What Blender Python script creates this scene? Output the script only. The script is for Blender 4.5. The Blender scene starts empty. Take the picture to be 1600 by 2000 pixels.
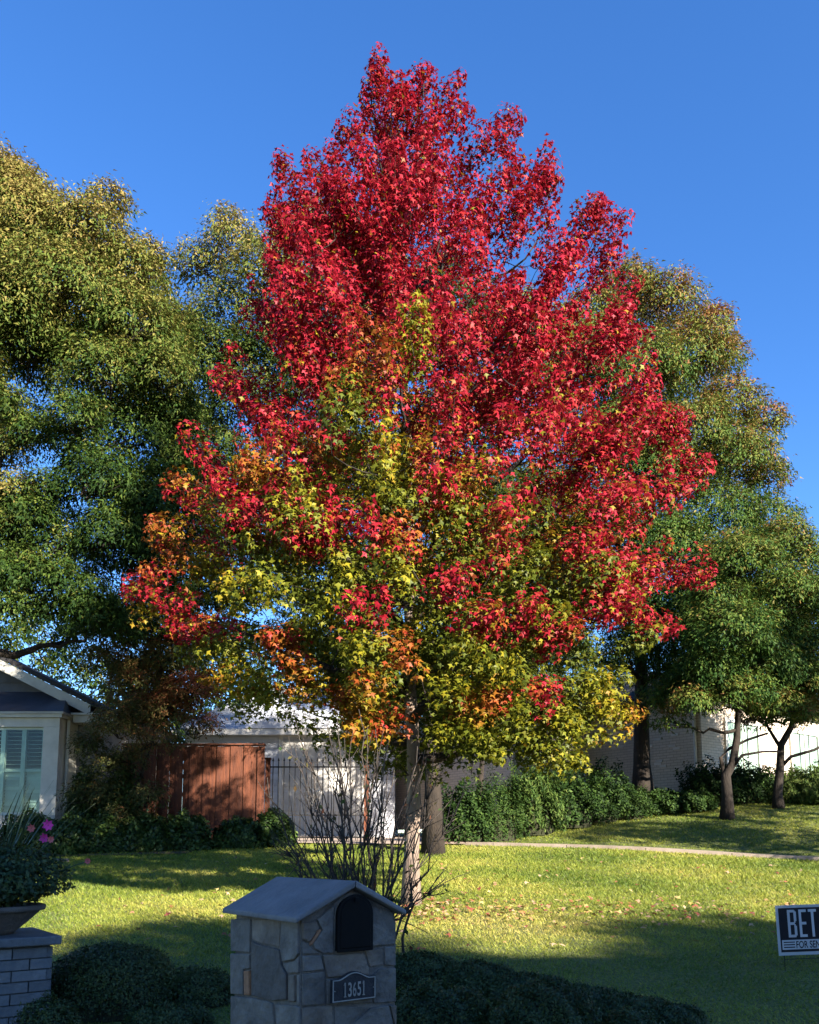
import bpy, math, random
import numpy as np
from mathutils import Vector, Matrix

random.seed(7)
RNG = np.random.default_rng(11)
R = math.radians
scene = bpy.context.scene
col = scene.collection

# ------------------------------------------------------------------ camera
EYE = np.array([0.0, 0.0, 1.55])
PITCH = R(7.0)
FPX, PPX, PPY = 1640.0, 800.0, 1459.0          # focal length and principal point in photograph pixels
cam_d = bpy.data.cameras.new("camera")
cam = bpy.data.objects.new("camera", cam_d)
col.objects.link(cam)
cam.location = EYE
cam.rotation_euler = (R(90) + PITCH, 0, 0)
cam_d.sensor_fit = 'HORIZONTAL'
cam_d.sensor_width = 36.0
cam_d.lens = 36.0 * FPX / 1600.0
cam_d.shift_y = (PPY - 1000.0) / 1600.0
cam_d.clip_start = 0.05
cam_d.clip_end = 2000
scene.camera = cam

# ------------------------------------------------------------------ light
SUN_EL, SUN_AZ = R(23.0), R(40.0)               # sun low, behind the camera and to its right
to_sun = Vector((math.sin(SUN_AZ) * math.cos(SUN_EL), -math.cos(SUN_AZ) * math.cos(SUN_EL), math.sin(SUN_EL)))
world = bpy.data.worlds.new("World")
scene.world = world
world.use_nodes = True
wn = world.node_tree
wn.nodes.clear()
sky = wn.nodes.new('ShaderNodeTexSky')
sky.sky_type = 'NISHITA'
sky.sun_disc = False
sky.sun_elevation = SUN_EL
sky.sun_rotation = math.atan2(to_sun.x, to_sun.y)
sky.altitude = 150
sky.air_density = 1.0
sky.dust_density = 0.1
sky.ozone_density = 4.0
bg = wn.nodes.new('ShaderNodeBackground')
bg.inputs['Strength'].default_value = 0.075
wo = wn.nodes.new('ShaderNodeOutputWorld')
hs_ = wn.nodes.new('ShaderNodeHueSaturation')          # the clear autumn sky is a deep saturated blue
hs_.inputs['Saturation'].default_value = 1.2
hs_.inputs['Hue'].default_value = 0.509
wn.links.new(sky.outputs[0], hs_.inputs['Color'])
wn.links.new(hs_.outputs[0], bg.inputs[0])
wn.links.new(bg.outputs[0], wo.inputs[0])
sun_d = bpy.data.lights.new("sun", 'SUN')
sun_d.energy = 5.0
sun_d.angle = R(0.55)
sun_d.color = (1.0, 0.90, 0.76)
sun = bpy.data.objects.new("sun", sun_d)
col.objects.link(sun)
sun.rotation_euler = to_sun.to_track_quat('Z', 'Y').to_euler()
sun.location = (20, -25, 30)
scene.view_settings.view_transform = 'Standard'
scene.view_settings.look = 'None'
scene.view_settings.gamma = 1
scene.view_settings.exposure = 2.2
scene.render.engine = 'CYCLES'
scene.cycles.max_bounces = 5
scene.cycles.diffuse_bounces = 3
scene.cycles.glossy_bounces = 2
scene.cycles.transmission_bounces = 3
scene.cycles.transparent_max_bounces = 6
scene.cycles.use_denoising = True

# ------------------------------------------------------------------ helpers
CP, SP = math.cos(PITCH), math.sin(PITCH)
def ray(px, py):
    u = -(py - PPY) / FPX
    return np.array([(px - PPX) / FPX, CP - u * SP, SP + u * CP])
def at(px, py, Y):
    d = ray(px, py)
    return EYE + d * (Y / d[1])
def smooth(a, b, x):
    t = np.clip((x - a) / (b - a), 0, 1)
    return t * t * (3 - 2 * t)
PATH0, PATHD = np.array([1.63, 17.6]), np.array([0.905, -0.426])
PATHN = np.array([0.426, 0.905])
def hgt(x, y):
    """height of the ground above the street"""
    x = np.asarray(x, float); y = np.asarray(y, float)
    s = -0.616 * x + 0.788 * y
    b = np.where(y < 17.5, 0.1 * y - 0.07, 1.68 + 0.03 * (np.minimum(y, 40) - 17.5))
    b = b * smooth(1.9, 3.0, s) + (1 - smooth(1.9, 3.0, s)) * 0.0
    pd = (x - PATH0[0]) * PATHN[0] + (y - PATH0[1]) * PATHN[1]
    rise = 0.17 * np.clip(pd - 0.75, 0, 5.2)
    b = b + rise * smooth(1.0, 3.2, x) * (1 - smooth(30, 60, y))
    b = b + 0.03 * np.sin(x * 0.9 + 1.3) * np.sin(y * 0.7) * smooth(4, 8, y)
    return b
def ground_hit(px, py):
    d = ray(px, py)
    t = 3.0
    while t < 60:
        p = EYE + d * t
        if p[2] <= float(hgt(p[0], p[1])):
            break
        t += 0.02
    return EYE + d * t
def plane_hit(px, py, p0, n):
    d = ray(px, py)
    t = np.dot(np.asarray(p0) - EYE, n) / np.dot(d, n)
    return EYE + d * t

LOC = {}
def empty(name, loc, label, cat, group=None):
    o = bpy.data.objects.new(name, None)
    col.objects.link(o)
    o.location = loc
    o.empty_display_size = 0.1
    LOC[o] = np.array(loc, float)
    tag(o, label, cat, group)
    return o
def tag(o, label=None, cat=None, group=None, kind=None):
    if label: o["label"] = label
    if cat: o["category"] = cat
    if group: o["group"] = group
    if kind: o["kind"] = kind
def link_mesh(name, me, mat, parent=None, off=None):
    o = bpy.data.objects.new(name, me)
    col.objects.link(o)
    if mat is not None and not me.materials:
        me.materials.append(mat)
    if parent is not None:
        o.parent = parent
        LOC[o] = LOC[parent]
    else:
        LOC[o] = np.zeros(3)
    return o
class MB:
    def __init__(self):
        self.v, self.f = [], []
    def add(self, V, F):
        b = len(self.v)
        self.v.extend([tuple(map(float, p)) for p in V])
        self.f.extend([tuple(b + i for i in f) for f in F])
        return self
    def box(self, lo, hi, fr=None):
        x0, y0, z0 = lo; x1, y1, z1 = hi
        V = [(x0,y0,z0),(x1,y0,z0),(x1,y1,z0),(x0,y1,z0),(x0,y0,z1),(x1,y0,z1),(x1,y1,z1),(x0,y1,z1)]
        if fr: V = [fr(p) for p in V]
        return self.add(V, [(0,3,2,1),(4,5,6,7),(0,1,5,4),(1,2,6,5),(2,3,7,6),(3,0,4,7)])
    def prism(self, poly, a, b, fr, inset=0.0):
        """poly in local (u,v), extruded along local w from a to b"""
        n = len(poly)
        c = np.mean(poly, axis=0)
        V = [fr((p[0], p[1], a)) for p in poly]
        q = [c + (np.array(p) - c) * (1 - inset) for p in poly]
        V += [fr((p[0], p[1], b)) for p in q]
        F = [tuple(range(n, 2 * n)), tuple(range(n - 1, -1, -1))]
        for i in range(n):
            F.append((i, (i + 1) % n, n + (i + 1) % n, n + i))
        return self.add(V, F)
    def tube(self, pts, rad, n=6):
        pts = [np.array(p, float) for p in pts]
        V, F = [], []
        up = np.array([0.31, 0.17, 0.93])
        for i, p in enumerate(pts):
            d = pts[min(i + 1, len(pts) - 1)] - pts[max(i - 1, 0)]
            d = d / (np.linalg.norm(d) + 1e-9)
            a = np.cross(d, up if abs(d @ up) < 0.95 else np.array([1.0, 0, 0]))
            a /= np.linalg.norm(a)
            b = np.cross(d, a)
            for k in range(n):
                t = 2 * math.pi * k / n
                V.append(p + rad[i] * (math.cos(t) * a + math.sin(t) * b))
        for i in range(len(pts) - 1):
            for k in range(n):
                F.append((i*n + k, i*n + (k+1) % n, (i+1)*n + (k+1) % n, (i+1)*n + k))
        F.append(tuple(range(n - 1, -1, -1)))
        F.append(tuple((len(pts) - 1) * n + k for k in range(n)))
        return self.add(V, F)
    def build(self, name, mat, parent=None, smooth_sh=False, uv=None):
        me = bpy.data.meshes.new(name)
        off = LOC[parent] if parent is not None else np.zeros(3)
        V = np.array(self.v) - off
        me.from_pydata(V.tolist(), [], self.f)
        if smooth_sh:
            me.polygons.foreach_set('use_smooth', [True] * len(me.polygons))
        me.update()
        return link_mesh(name, me, mat, parent)
def frame(o, ex, ey, ez):
    o, ex, ey, ez = [np.array(k, float) for k in (o, ex, ey, ez)]
    return lambda p: o + ex * p[0] + ey * p[1] + ez * p[2]
def bevel(o, w, seg=2):
    m = o.modifiers.new("bevel", 'BEVEL'); m.width = w; m.segments = seg; m.limit_method = 'ANGLE'
    return o

# ------------------------------------------------------------------ materials
def new_mat(name):
    m = bpy.data.materials.new(name)
    m.use_nodes = True
    nt = m.node_tree
    return m, nt, nt.nodes['Principled BSDF']
def surf(name, c1, c2=None, scale=4.0, rough=0.8, bump=0.0, bscale=None, spec=0.3, metal=0.0, detail=6, lo=0.35, hi=0.65, stretch=(1,1,1)):
    m, nt, p = new_mat(name)
    p.inputs['Roughness'].default_value = rough
    p.inputs['Specular IOR Level'].default_value = spec
    p.inputs['Metallic'].default_value = metal
    tc = nt.nodes.new('ShaderNodeTexCoord')
    mp = nt.nodes.new('ShaderNodeMapping'); mp.inputs['Scale'].default_value = stretch
    nt.links.new(tc.outputs['Object'], mp.inputs[0])
    no = nt.nodes.new('ShaderNodeTexNoise')
    no.inputs['Scale'].default_value = scale; no.inputs['Detail'].default_value = detail; no.inputs['Roughness'].default_value = 0.65
    nt.links.new(mp.outputs[0], no.inputs['Vector'])
    cr = nt.nodes.new('ShaderNodeValToRGB')
    c2 = c2 or tuple(k * 0.7 for k in c1)
    cr.color_ramp.elements[0].position = lo; cr.color_ramp.elements[0].color = (*c2, 1)
    cr.color_ramp.elements[1].position = hi; cr.color_ramp.elements[1].color = (*c1, 1)
    nt.links.new(no.outputs['Fac'], cr.inputs[0])
    # per object shift of value
    oi = nt.nodes.new('ShaderNodeObjectInfo')
    hs = nt.nodes.new('ShaderNodeHueSaturation')
    mr = nt.nodes.new('ShaderNodeMapRange'); mr.inputs[3].default_value = 0.84; mr.inputs[4].default_value = 1.16
    nt.links.new(oi.outputs['Random'], mr.inputs[0]); nt.links.new(mr.outputs[0], hs.inputs['Value'])
    nt.links.new(cr.outputs[0], hs.inputs['Color'])
    nt.links.new(hs.outputs[0], p.inputs['Base Color'])
    if bump:
        b = nt.nodes.new('ShaderNodeBump'); b.inputs['Strength'].default_value = bump; b.inputs['Distance'].default_value = 0.02
        n2 = nt.nodes.new('ShaderNodeTexNoise'); n2.inputs['Scale'].default_value = bscale or scale * 6; n2.inputs['Detail'].default_value = 8
        nt.links.new(mp.outputs[0], n2.inputs['Vector'])
        nt.links.new(n2.outputs['Fac'], b.inputs['Height']); nt.links.new(b.outputs[0], p.inputs['Normal'])
    return m
def leaf_mat(name, trans=0.3, rough=0.45, spec=0.35):
    m, nt, p = new_mat(name)
    a = nt.nodes.new('ShaderNodeAttribute'); a.attribute_name = 'Col'
    nt.links.new(a.outputs['Color'], p.inputs['Base Color'])
    p.inputs['Roughness'].default_value = rough
    p.inputs['Specular IOR Level'].default_value = spec
    t = nt.nodes.new('ShaderNodeBsdfTranslucent')
    nt.links.new(a.outputs['Color'], t.inputs['Color'])
    mx = nt.nodes.new('ShaderNodeMixShader'); mx.inputs[0].default_value = trans
    nt.links.new(p.outputs[0], mx.inputs[1]); nt.links.new(t.outputs[0], mx.inputs[2])
    nt.links.new(mx.outputs[0], nt.nodes['Material Output'].inputs['Surface'])
    return m
def brick_mat(name, c1, c2, mortar, bw=0.22, bh=0.075, bump=0.5):
    m, nt, p = new_mat(name)
    uv = nt.nodes.new('ShaderNodeUVMap')
    b = nt.nodes.new('ShaderNodeTexBrick')
    b.inputs['Scale'].default_value = 1.0
    b.inputs['Brick Width'].default_value = bw; b.inputs['Row Height'].default_value = bh
    b.inputs['Mortar Size'].default_value = 0.008; b.inputs['Mortar Smooth'].default_value = 0.3
    b.inputs['Color1'].default_value = (*c1, 1); b.inputs['Color2'].default_value = (*c2, 1); b.inputs['Mortar'].default_value = (*mortar, 1)
    nt.links.new(uv.outputs[0], b.inputs['Vector'])
    nt.links.new(b.outputs['Color'], p.inputs['Base Color'])
    p.inputs['Roughness'].default_value = 0.8
    bp = nt.nodes.new('ShaderNodeBump'); bp.invert = True
    bp.inputs['Strength'].default_value = bump; bp.inputs['Distance'].default_value = 0.015
    nt.links.new(b.outputs['Fac'], bp.inputs['Height']); nt.links.new(bp.outputs[0], p.inputs['Normal'])
    return m

M = {}
M['maple_leaf'] = leaf_mat('maple_leaf', 0.30, 0.5, 0.16)
M['leaf'] = leaf_mat('leaf', 0.22, 0.6, 0.1)
M['hedge_leaf'] = leaf_mat('hedge_leaf', 0.2, 0.5, 0.3)
M['grass'] = leaf_mat('grass', 0.42, 0.5, 0.3)
M['dry_leaf'] = leaf_mat('dry_leaf', 0.15, 0.7, 0.2)
M['bark_maple'] = surf('bark_maple', (0.27, 0.205, 0.16), (0.14, 0.105, 0.085), 9, 0.9, 0.8, 60, stretch=(1,1,0.3))
M['bark_dark'] = surf('bark_dark', (0.034, 0.026, 0.020), (0.015, 0.012, 0.010), 8, 0.95, 1.0, 40, stretch=(1,1,0.3))
M['twig'] = surf('twig', (0.055, 0.045, 0.036), (0.03, 0.024, 0.02), 14, 0.9, 0.3)
M['soil'] = surf('soil', (0.09, 0.06, 0.04), (0.04, 0.028, 0.02), 6, 1.0, 0.8, 40)
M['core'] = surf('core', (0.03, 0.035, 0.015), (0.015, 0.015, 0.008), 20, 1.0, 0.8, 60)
M['concrete'] = surf('concrete', (0.33, 0.265, 0.215), (0.23, 0.185, 0.15), 3, 0.9, 0.3, 60)
M['asphalt'] = surf('asphalt', (0.06, 0.06, 0.06), (0.035, 0.035, 0.035), 6, 0.9, 0.5, 120)
M['slab'] = surf('slab', (0.20, 0.19, 0.19), (0.13, 0.125, 0.125), 5, 0.75, 0.35, 40)
M['mortar'] = surf('mortar', (0.15, 0.135, 0.12), (0.085, 0.076, 0.07), 12, 0.95, 0.6, 70)
M['stone_grey'] = surf('stone_grey', (0.185, 0.165, 0.145), (0.09, 0.08, 0.072), 7, 0.85, 1.0, 22)
M['stone_buff'] = surf('stone_buff', (0.19, 0.155, 0.125), (0.105, 0.085, 0.07), 8, 0.85, 1.0, 22)
M['stone_dark'] = surf('stone_dark', (0.115, 0.10, 0.09), (0.065, 0.057, 0.052), 6, 0.8, 0.9, 22)
M['stone_rust'] = surf('stone_rust', (0.33, 0.17, 0.09), (0.2, 0.1, 0.06), 8, 0.85, 0.5, 30)
M['black_metal'] = surf('black_metal', (0.006, 0.006, 0.007), (0.004, 0.004, 0.004), 6, 0.7, 0.1, spec=.12)
M['plaque'] = surf('plaque', (0.02, 0.022, 0.028), (0.012, 0.013, 0.018), 20, 0.55, 0.2)
M['silver'] = surf('silver', (0.26, 0.25, 0.235), (0.19, 0.185, 0.17), 30, 0.5, 0.1)
M['paint_brick'] = surf('paint_brick', (0.13, 0.138, 0.15), (0.08, 0.088, 0.10), 6, 0.7, 0.4, 40)
M['paint_mortar'] = surf('paint_mortar', (0.06, 0.065, 0.07), (0.04, 0.043, 0.048), 10, 0.9, 0.4, 60)
M['planter'] = surf('planter', (0.14, 0.125, 0.12), (0.085, 0.075, 0.07), 7, 0.85, 0.5, 30)
M['white_paint'] = surf('white_paint', (0.60, 0.585, 0.55), (0.50, 0.485, 0.455), 4, 0.6, 0.05)
M['cream_trim'] = surf('cream_trim', (0.46, 0.445, 0.40), (0.36, 0.345, 0.31), 3, 0.6, 0.1)
M['shutter'] = surf('shutter', (0.40, 0.45, 0.41), (0.32, 0.37, 0.34), 4, 0.5, 0.05)
M['siding_white'] = surf('siding_white', (0.55, 0.56, 0.60), (0.47, 0.48, 0.52), 2, 0.7, 0.1)
M['grey_wall'] = surf('grey_wall', (0.22, 0.21, 0.195), (0.17, 0.16, 0.15), 3, 0.85, 0.3, 40)
M['gable_grey'] = surf('gable_grey', (0.085, 0.083, 0.085), (0.06, 0.058, 0.06), 3, 0.8, 0.2)
M['shingle'] = surf('shingle', (0.035, 0.033, 0.035), (0.018, 0.017, 0.018), 14, 0.95, 0.8, 30)
M['pale_roof'] = surf('pale_roof', (0.40, 0.42, 0.46), (0.28, 0.30, 0.34), 10, 0.85, 0.5, 40)
M['dark_metal_roof'] = surf('dark_metal_roof', (0.05, 0.055, 0.075), (0.03, 0.033, 0.045), 4, 0.4, 0.1)
M['cedar'] = surf('cedar', (0.125, 0.038, 0.016), (0.06, 0.019, 0.010), 6, 0.75, 0.5, 30, stretch=(4,4,0.4))
M['iron'] = surf('iron', (0.012, 0.011, 0.012), (0.008, 0.008, 0.008), 9, 0.55, 0.1)
M['dark_room'] = surf('dark_room', (0.006, 0.007, 0.007), (0.004, 0.005, 0.005), 3, 0.9, spec=.05)
M['white_brick'] = brick_mat('white_brick', (0.62, 0.52, 0.42), (0.55, 0.455, 0.36), (0.38, 0.31, 0.25))
M['red_brick'] = brick_mat('red_brick', (0.30, 0.13, 0.08), (0.24, 0.10, 0.07), (0.35, 0.32, 0.28))
M['sign_black'] = surf('sign_black', (0.012, 0.012, 0.016), (0.009, 0.009, 0.012), 5, 0.5)
M['sign_white'] = surf('sign_white', (0.46, 0.46, 0.46), (0.40, 0.40, 0.40), 9, 0.5)
def glass_mat():
    m, nt, p = new_mat('window_glass')
    nt.nodes.remove(p)
    t = nt.nodes.new('ShaderNodeBsdfTransparent'); t.inputs[0].default_value = (0.85, 0.93, 0.9, 1)
    g = nt.nodes.new('ShaderNodeBsdfGlossy'); g.inputs['Roughness'].default_value = 0.03
    lw = nt.nodes.new('ShaderNodeLayerWeight'); lw.inputs[0].default_value = 0.2
    pw = nt.nodes.new('ShaderNodeMath'); pw.operation = 'MULTIPLY_ADD'; pw.inputs[1].default_value = 0.12; pw.inputs[2].default_value = 0.02
    mx = nt.nodes.new('ShaderNodeMixShader')
    nt.links.new(lw.outputs['Facing'], pw.inputs[0]); nt.links.new(pw.outputs[0], mx.inputs[0])
    nt.links.new(t.outputs[0], mx.inputs[1]); nt.links.new(g.outputs[0], mx.inputs[2])
    nt.links.new(mx.outputs[0], nt.nodes['Material Output'].inputs['Surface'])
    return m
M['glass'] = glass_mat()
def lawn_mat():
    m, nt, p = new_mat('lawn_soil_and_turf')
    tc = nt.nodes.new('ShaderNodeTexCoord')
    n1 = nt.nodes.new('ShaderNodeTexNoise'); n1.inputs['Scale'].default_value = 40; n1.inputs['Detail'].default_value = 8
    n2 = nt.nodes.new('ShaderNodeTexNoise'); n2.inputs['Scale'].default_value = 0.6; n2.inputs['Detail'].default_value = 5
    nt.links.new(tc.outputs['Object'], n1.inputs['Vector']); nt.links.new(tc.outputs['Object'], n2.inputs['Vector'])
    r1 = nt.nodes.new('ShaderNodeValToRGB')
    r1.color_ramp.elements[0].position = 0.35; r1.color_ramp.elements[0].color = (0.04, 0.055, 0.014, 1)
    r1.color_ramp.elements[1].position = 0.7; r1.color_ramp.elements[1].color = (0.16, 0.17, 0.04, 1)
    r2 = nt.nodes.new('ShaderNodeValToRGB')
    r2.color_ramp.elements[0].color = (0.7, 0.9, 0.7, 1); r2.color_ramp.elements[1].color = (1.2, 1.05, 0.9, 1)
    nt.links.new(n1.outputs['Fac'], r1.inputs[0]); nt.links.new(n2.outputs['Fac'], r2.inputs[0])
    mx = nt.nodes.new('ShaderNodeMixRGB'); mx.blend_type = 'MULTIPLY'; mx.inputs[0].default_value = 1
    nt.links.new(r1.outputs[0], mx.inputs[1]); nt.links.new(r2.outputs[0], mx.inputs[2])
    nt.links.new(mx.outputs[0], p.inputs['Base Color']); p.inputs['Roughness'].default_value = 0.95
    b = nt.nodes.new('ShaderNodeBump'); b.inputs['Strength'].default_value = 0.8; b.inputs['Distance'].default_value = 0.03
    nt.links.new(n1.outputs['Fac'], b.inputs['Height']); nt.links.new(b.outputs[0], p.inputs['Normal'])
    return m
M['lawn'] = lawn_mat()

# ------------------------------------------------------------------ ground
def grid_mesh(name, xs, ys, mat, dz=0.0, fn=hgt):
    X, Y = np.meshgrid(xs, ys)
    Z = fn(X, Y) + dz
    V = np.stack([X.ravel(), Y.ravel(), Z.ravel()], 1)
    nx, ny = len(xs), len(ys)
    F = [(j*nx+i, j*nx+i+1, (j+1)*nx+i+1, (j+1)*nx+i) for j in range(ny-1) for i in range(nx-1)]
    me = bpy.data.meshes.new(name)
    me.from_pydata(V.tolist(), [], F)
    me.polygons.foreach_set('use_smooth', [True] * len(F)); me.update()
    return link_mesh(name, me, mat)
xs = np.unique(np.concatenate([np.linspace(-700, -30, 20), np.linspace(-30, 30, 101), np.linspace(30, 700, 20)]))
ys = np.unique(np.concatenate([np.linspace(-200, -8, 12), np.linspace(-8, 42, 111), np.linspace(42, 900, 20)]))
tag(grid_mesh('lawn', xs, ys, M['lawn']), kind='structure')
# street behind and beside the camera, with its kerb
SD, SN = np.array([0.788, 0.616, 0.0]), np.array([-0.616, 0.788, 0.0])
def street_fr(p): return SD * p[0] + SN * p[1] + np.array([0, 0, p[2]])
tag(MB().box((-60, -6, -0.1), (60, 1.85, 0.012), street_fr).build('street', M['asphalt']), kind='structure')
tag(MB().box((-60, 1.85, -0.1), (60, 2.0, 0.13), street_fr).build('kerb', M['concrete']), kind='structure')
# concrete walk crossing the lawn on the right, slabs with open joints
def pt2(a, b): return PATH0 + PATHD * a + PATHN * b
walk = None
k = 0
for a0 in np.arange(-1.2, 16.0, 1.5):
    a1 = a0 + 1.485
    V, F = [], []
    na = 5
    for i in range(na):
        for b in (-0.5, 0.5):
            q = pt2(a0 + (a1 - a0) * i / (na - 1), b)
            V.append((q[0], q[1], float(hgt(*pt2(a0 + (a1 - a0) * i / (na - 1), 0.0))) + 0.03))
    for i in range(na):
        for b in (-0.5, 0.5):
            q = pt2(a0 + (a1 - a0) * i / (na - 1), b)
            V.append((q[0], q[1], float(hgt(*q)) - 0.12))
    n = 2 * na
    for i in range(na - 1):
        F += [(2*i, 2*i+2, 2*i+3, 2*i+1), (2*i, n+2*i, n+2*i+2, 2*i+2), (2*i+1, 2*i+3, n+2*i+3, n+2*i+1)]
    F += [(0, 1, n+1, n), (2*na-2, n+2*na-2, n+2*na-1, 2*na-1)]
    mb = MB(); mb.add(V, F)
    if walk is None:
        walk = mb.build('path', M['concrete']); tag(walk, kind='structure')
    else:
        mb.build('slab', M['concrete'], walk)
# drive in front of the iron gate
def drive_h(x, y): return hgt(x, y)
d0 = grid_mesh('driveway', np.linspace(-3.4, 1.4, 12), np.linspace(17.25, 26.0, 18), M['concrete'], 0.035)
tag(d0, kind='structure')
# planting beds: bare earth
tag(grid_mesh('planting_bed', np.linspace(-9.5, -4.0, 18), np.linspace(15.2, 17.9, 10), M['soil'], 0.02), kind='structure')

# ------------------------------------------------------------------ leaves
MAPLE_T = np.array([(0,.06,0),(.54,.40,-.07),(.15,.50,.02),(0,1,-.09),(-.15,.50,.02),(-.54,.40,-.07)], float)
MAPLE_F = [(0, 1, 2), (0, 2, 4), (2, 3, 4), (0, 4, 5)]
RHOMB_T = np.array([(0,0,0),(.17,.42,.045),(0,1,-.10),(-.17,.42,.045)], float)
RHOMB_F = [(0, 1, 2), (0, 2, 3)]
OVAL_T = np.array([(0,0,0),(.30,.5,.06),(0,1,-.05),(-.30,.5,.06)], float)
WIDE_T = np.array([(-.32,.15,0),(.32,.38,.04),(0,1,-.03)], float)
SLIM_T = np.array([(-.17,.12,0),(.17,.30,.03),(0,1,-.06)], float)
BLADE_T = np.array([(-.5,0,0),(.5,0,0),(0,1,0)], float)
BLADE_F = [(0, 1, 2)]
def unit(a):
    return a / (np.linalg.norm(a, axis=-1, keepdims=True) + 1e-9)
class Leaves:
    def __init__(self): self.P, self.N, self.T, self.S, self.C = [], [], [], [], []
    def add(self, P, N, T, S, C):
        self.P.append(P); self.N.append(N); self.T.append(T); self.S.append(S); self.C.append(C)
    def build(self, name, tmpl, faces, mat, parent=None, wide=None):
        P = np.concatenate(self.P); N = unit(np.concatenate(self.N)); T = np.concatenate(self.T)
        S = np.concatenate(self.S); C = np.clip(np.concatenate(self.C), 0.001, 1)
        T = unit(T - N * (T * N).sum(1, keepdims=True)); B = np.cross(T, N)
        off = LOC[parent] if parent is not None else np.zeros(3)
        P = P - off
        n, k = len(P), len(tmpl)
        w = S if wide is None else wide
        V = (P[:, None, :] + B[:, None, :] * (tmpl[None, :, 0:1] * w[:, None, None]) + T[:, None, :] * (tmpl[None, :, 1:2] * S[:, None, None])
             + N[:, None, :] * (tmpl[None, :, 2:3] * S[:, None, None])).reshape(-1, 3)
        fa = np.array(faces)
        F = (fa[None] + (np.arange(n) * k)[:, None, None]).reshape(-1, fa.shape[1])
        me = bpy.data.meshes.new(name)
        me.vertices.add(len(V)); me.vertices.foreach_set('co', V.astype(np.float32).ravel())
        me.loops.add(F.size); me.loops.foreach_set('vertex_index', F.astype(np.int32).ravel())
        me.polygons.add(len(F))
        me.polygons.foreach_set('loop_start', np.arange(0, F.size, fa.shape[1], dtype=np.int32))
        me.update(calc_edges=True)
        at_ = me.color_attributes.new('Col', 'FLOAT_COLOR', 'POINT')
        cc = np.ones((n, k, 4), np.float32); cc[:, :, :3] = C[:, None, :]
        at_.data.foreach_set('color', cc.ravel())
        me.validate()
        o = link_mesh(name, me, mat, parent)
        return o
def randn(n): return unit(RNG.normal(size=(n, 3)))
def mixc(cols, w):
    """cols (K,3), w (n,) in 0..1 -> piecewise blend"""
    cols = np.array(cols, float); K = len(cols)
    t = np.clip(w, 0, 0.9999) * (K - 1); i = t.astype(int); f = (t - i)[:, None]
    return cols[i] * (1 - f) + cols[i + 1] * f

def bez(a, b, c, n=7):
    t = np.linspace(0, 1, n)[:, None]
    return (1 - t) ** 2 * a + 2 * t * (1 - t) * b + t ** 2 * c

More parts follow.
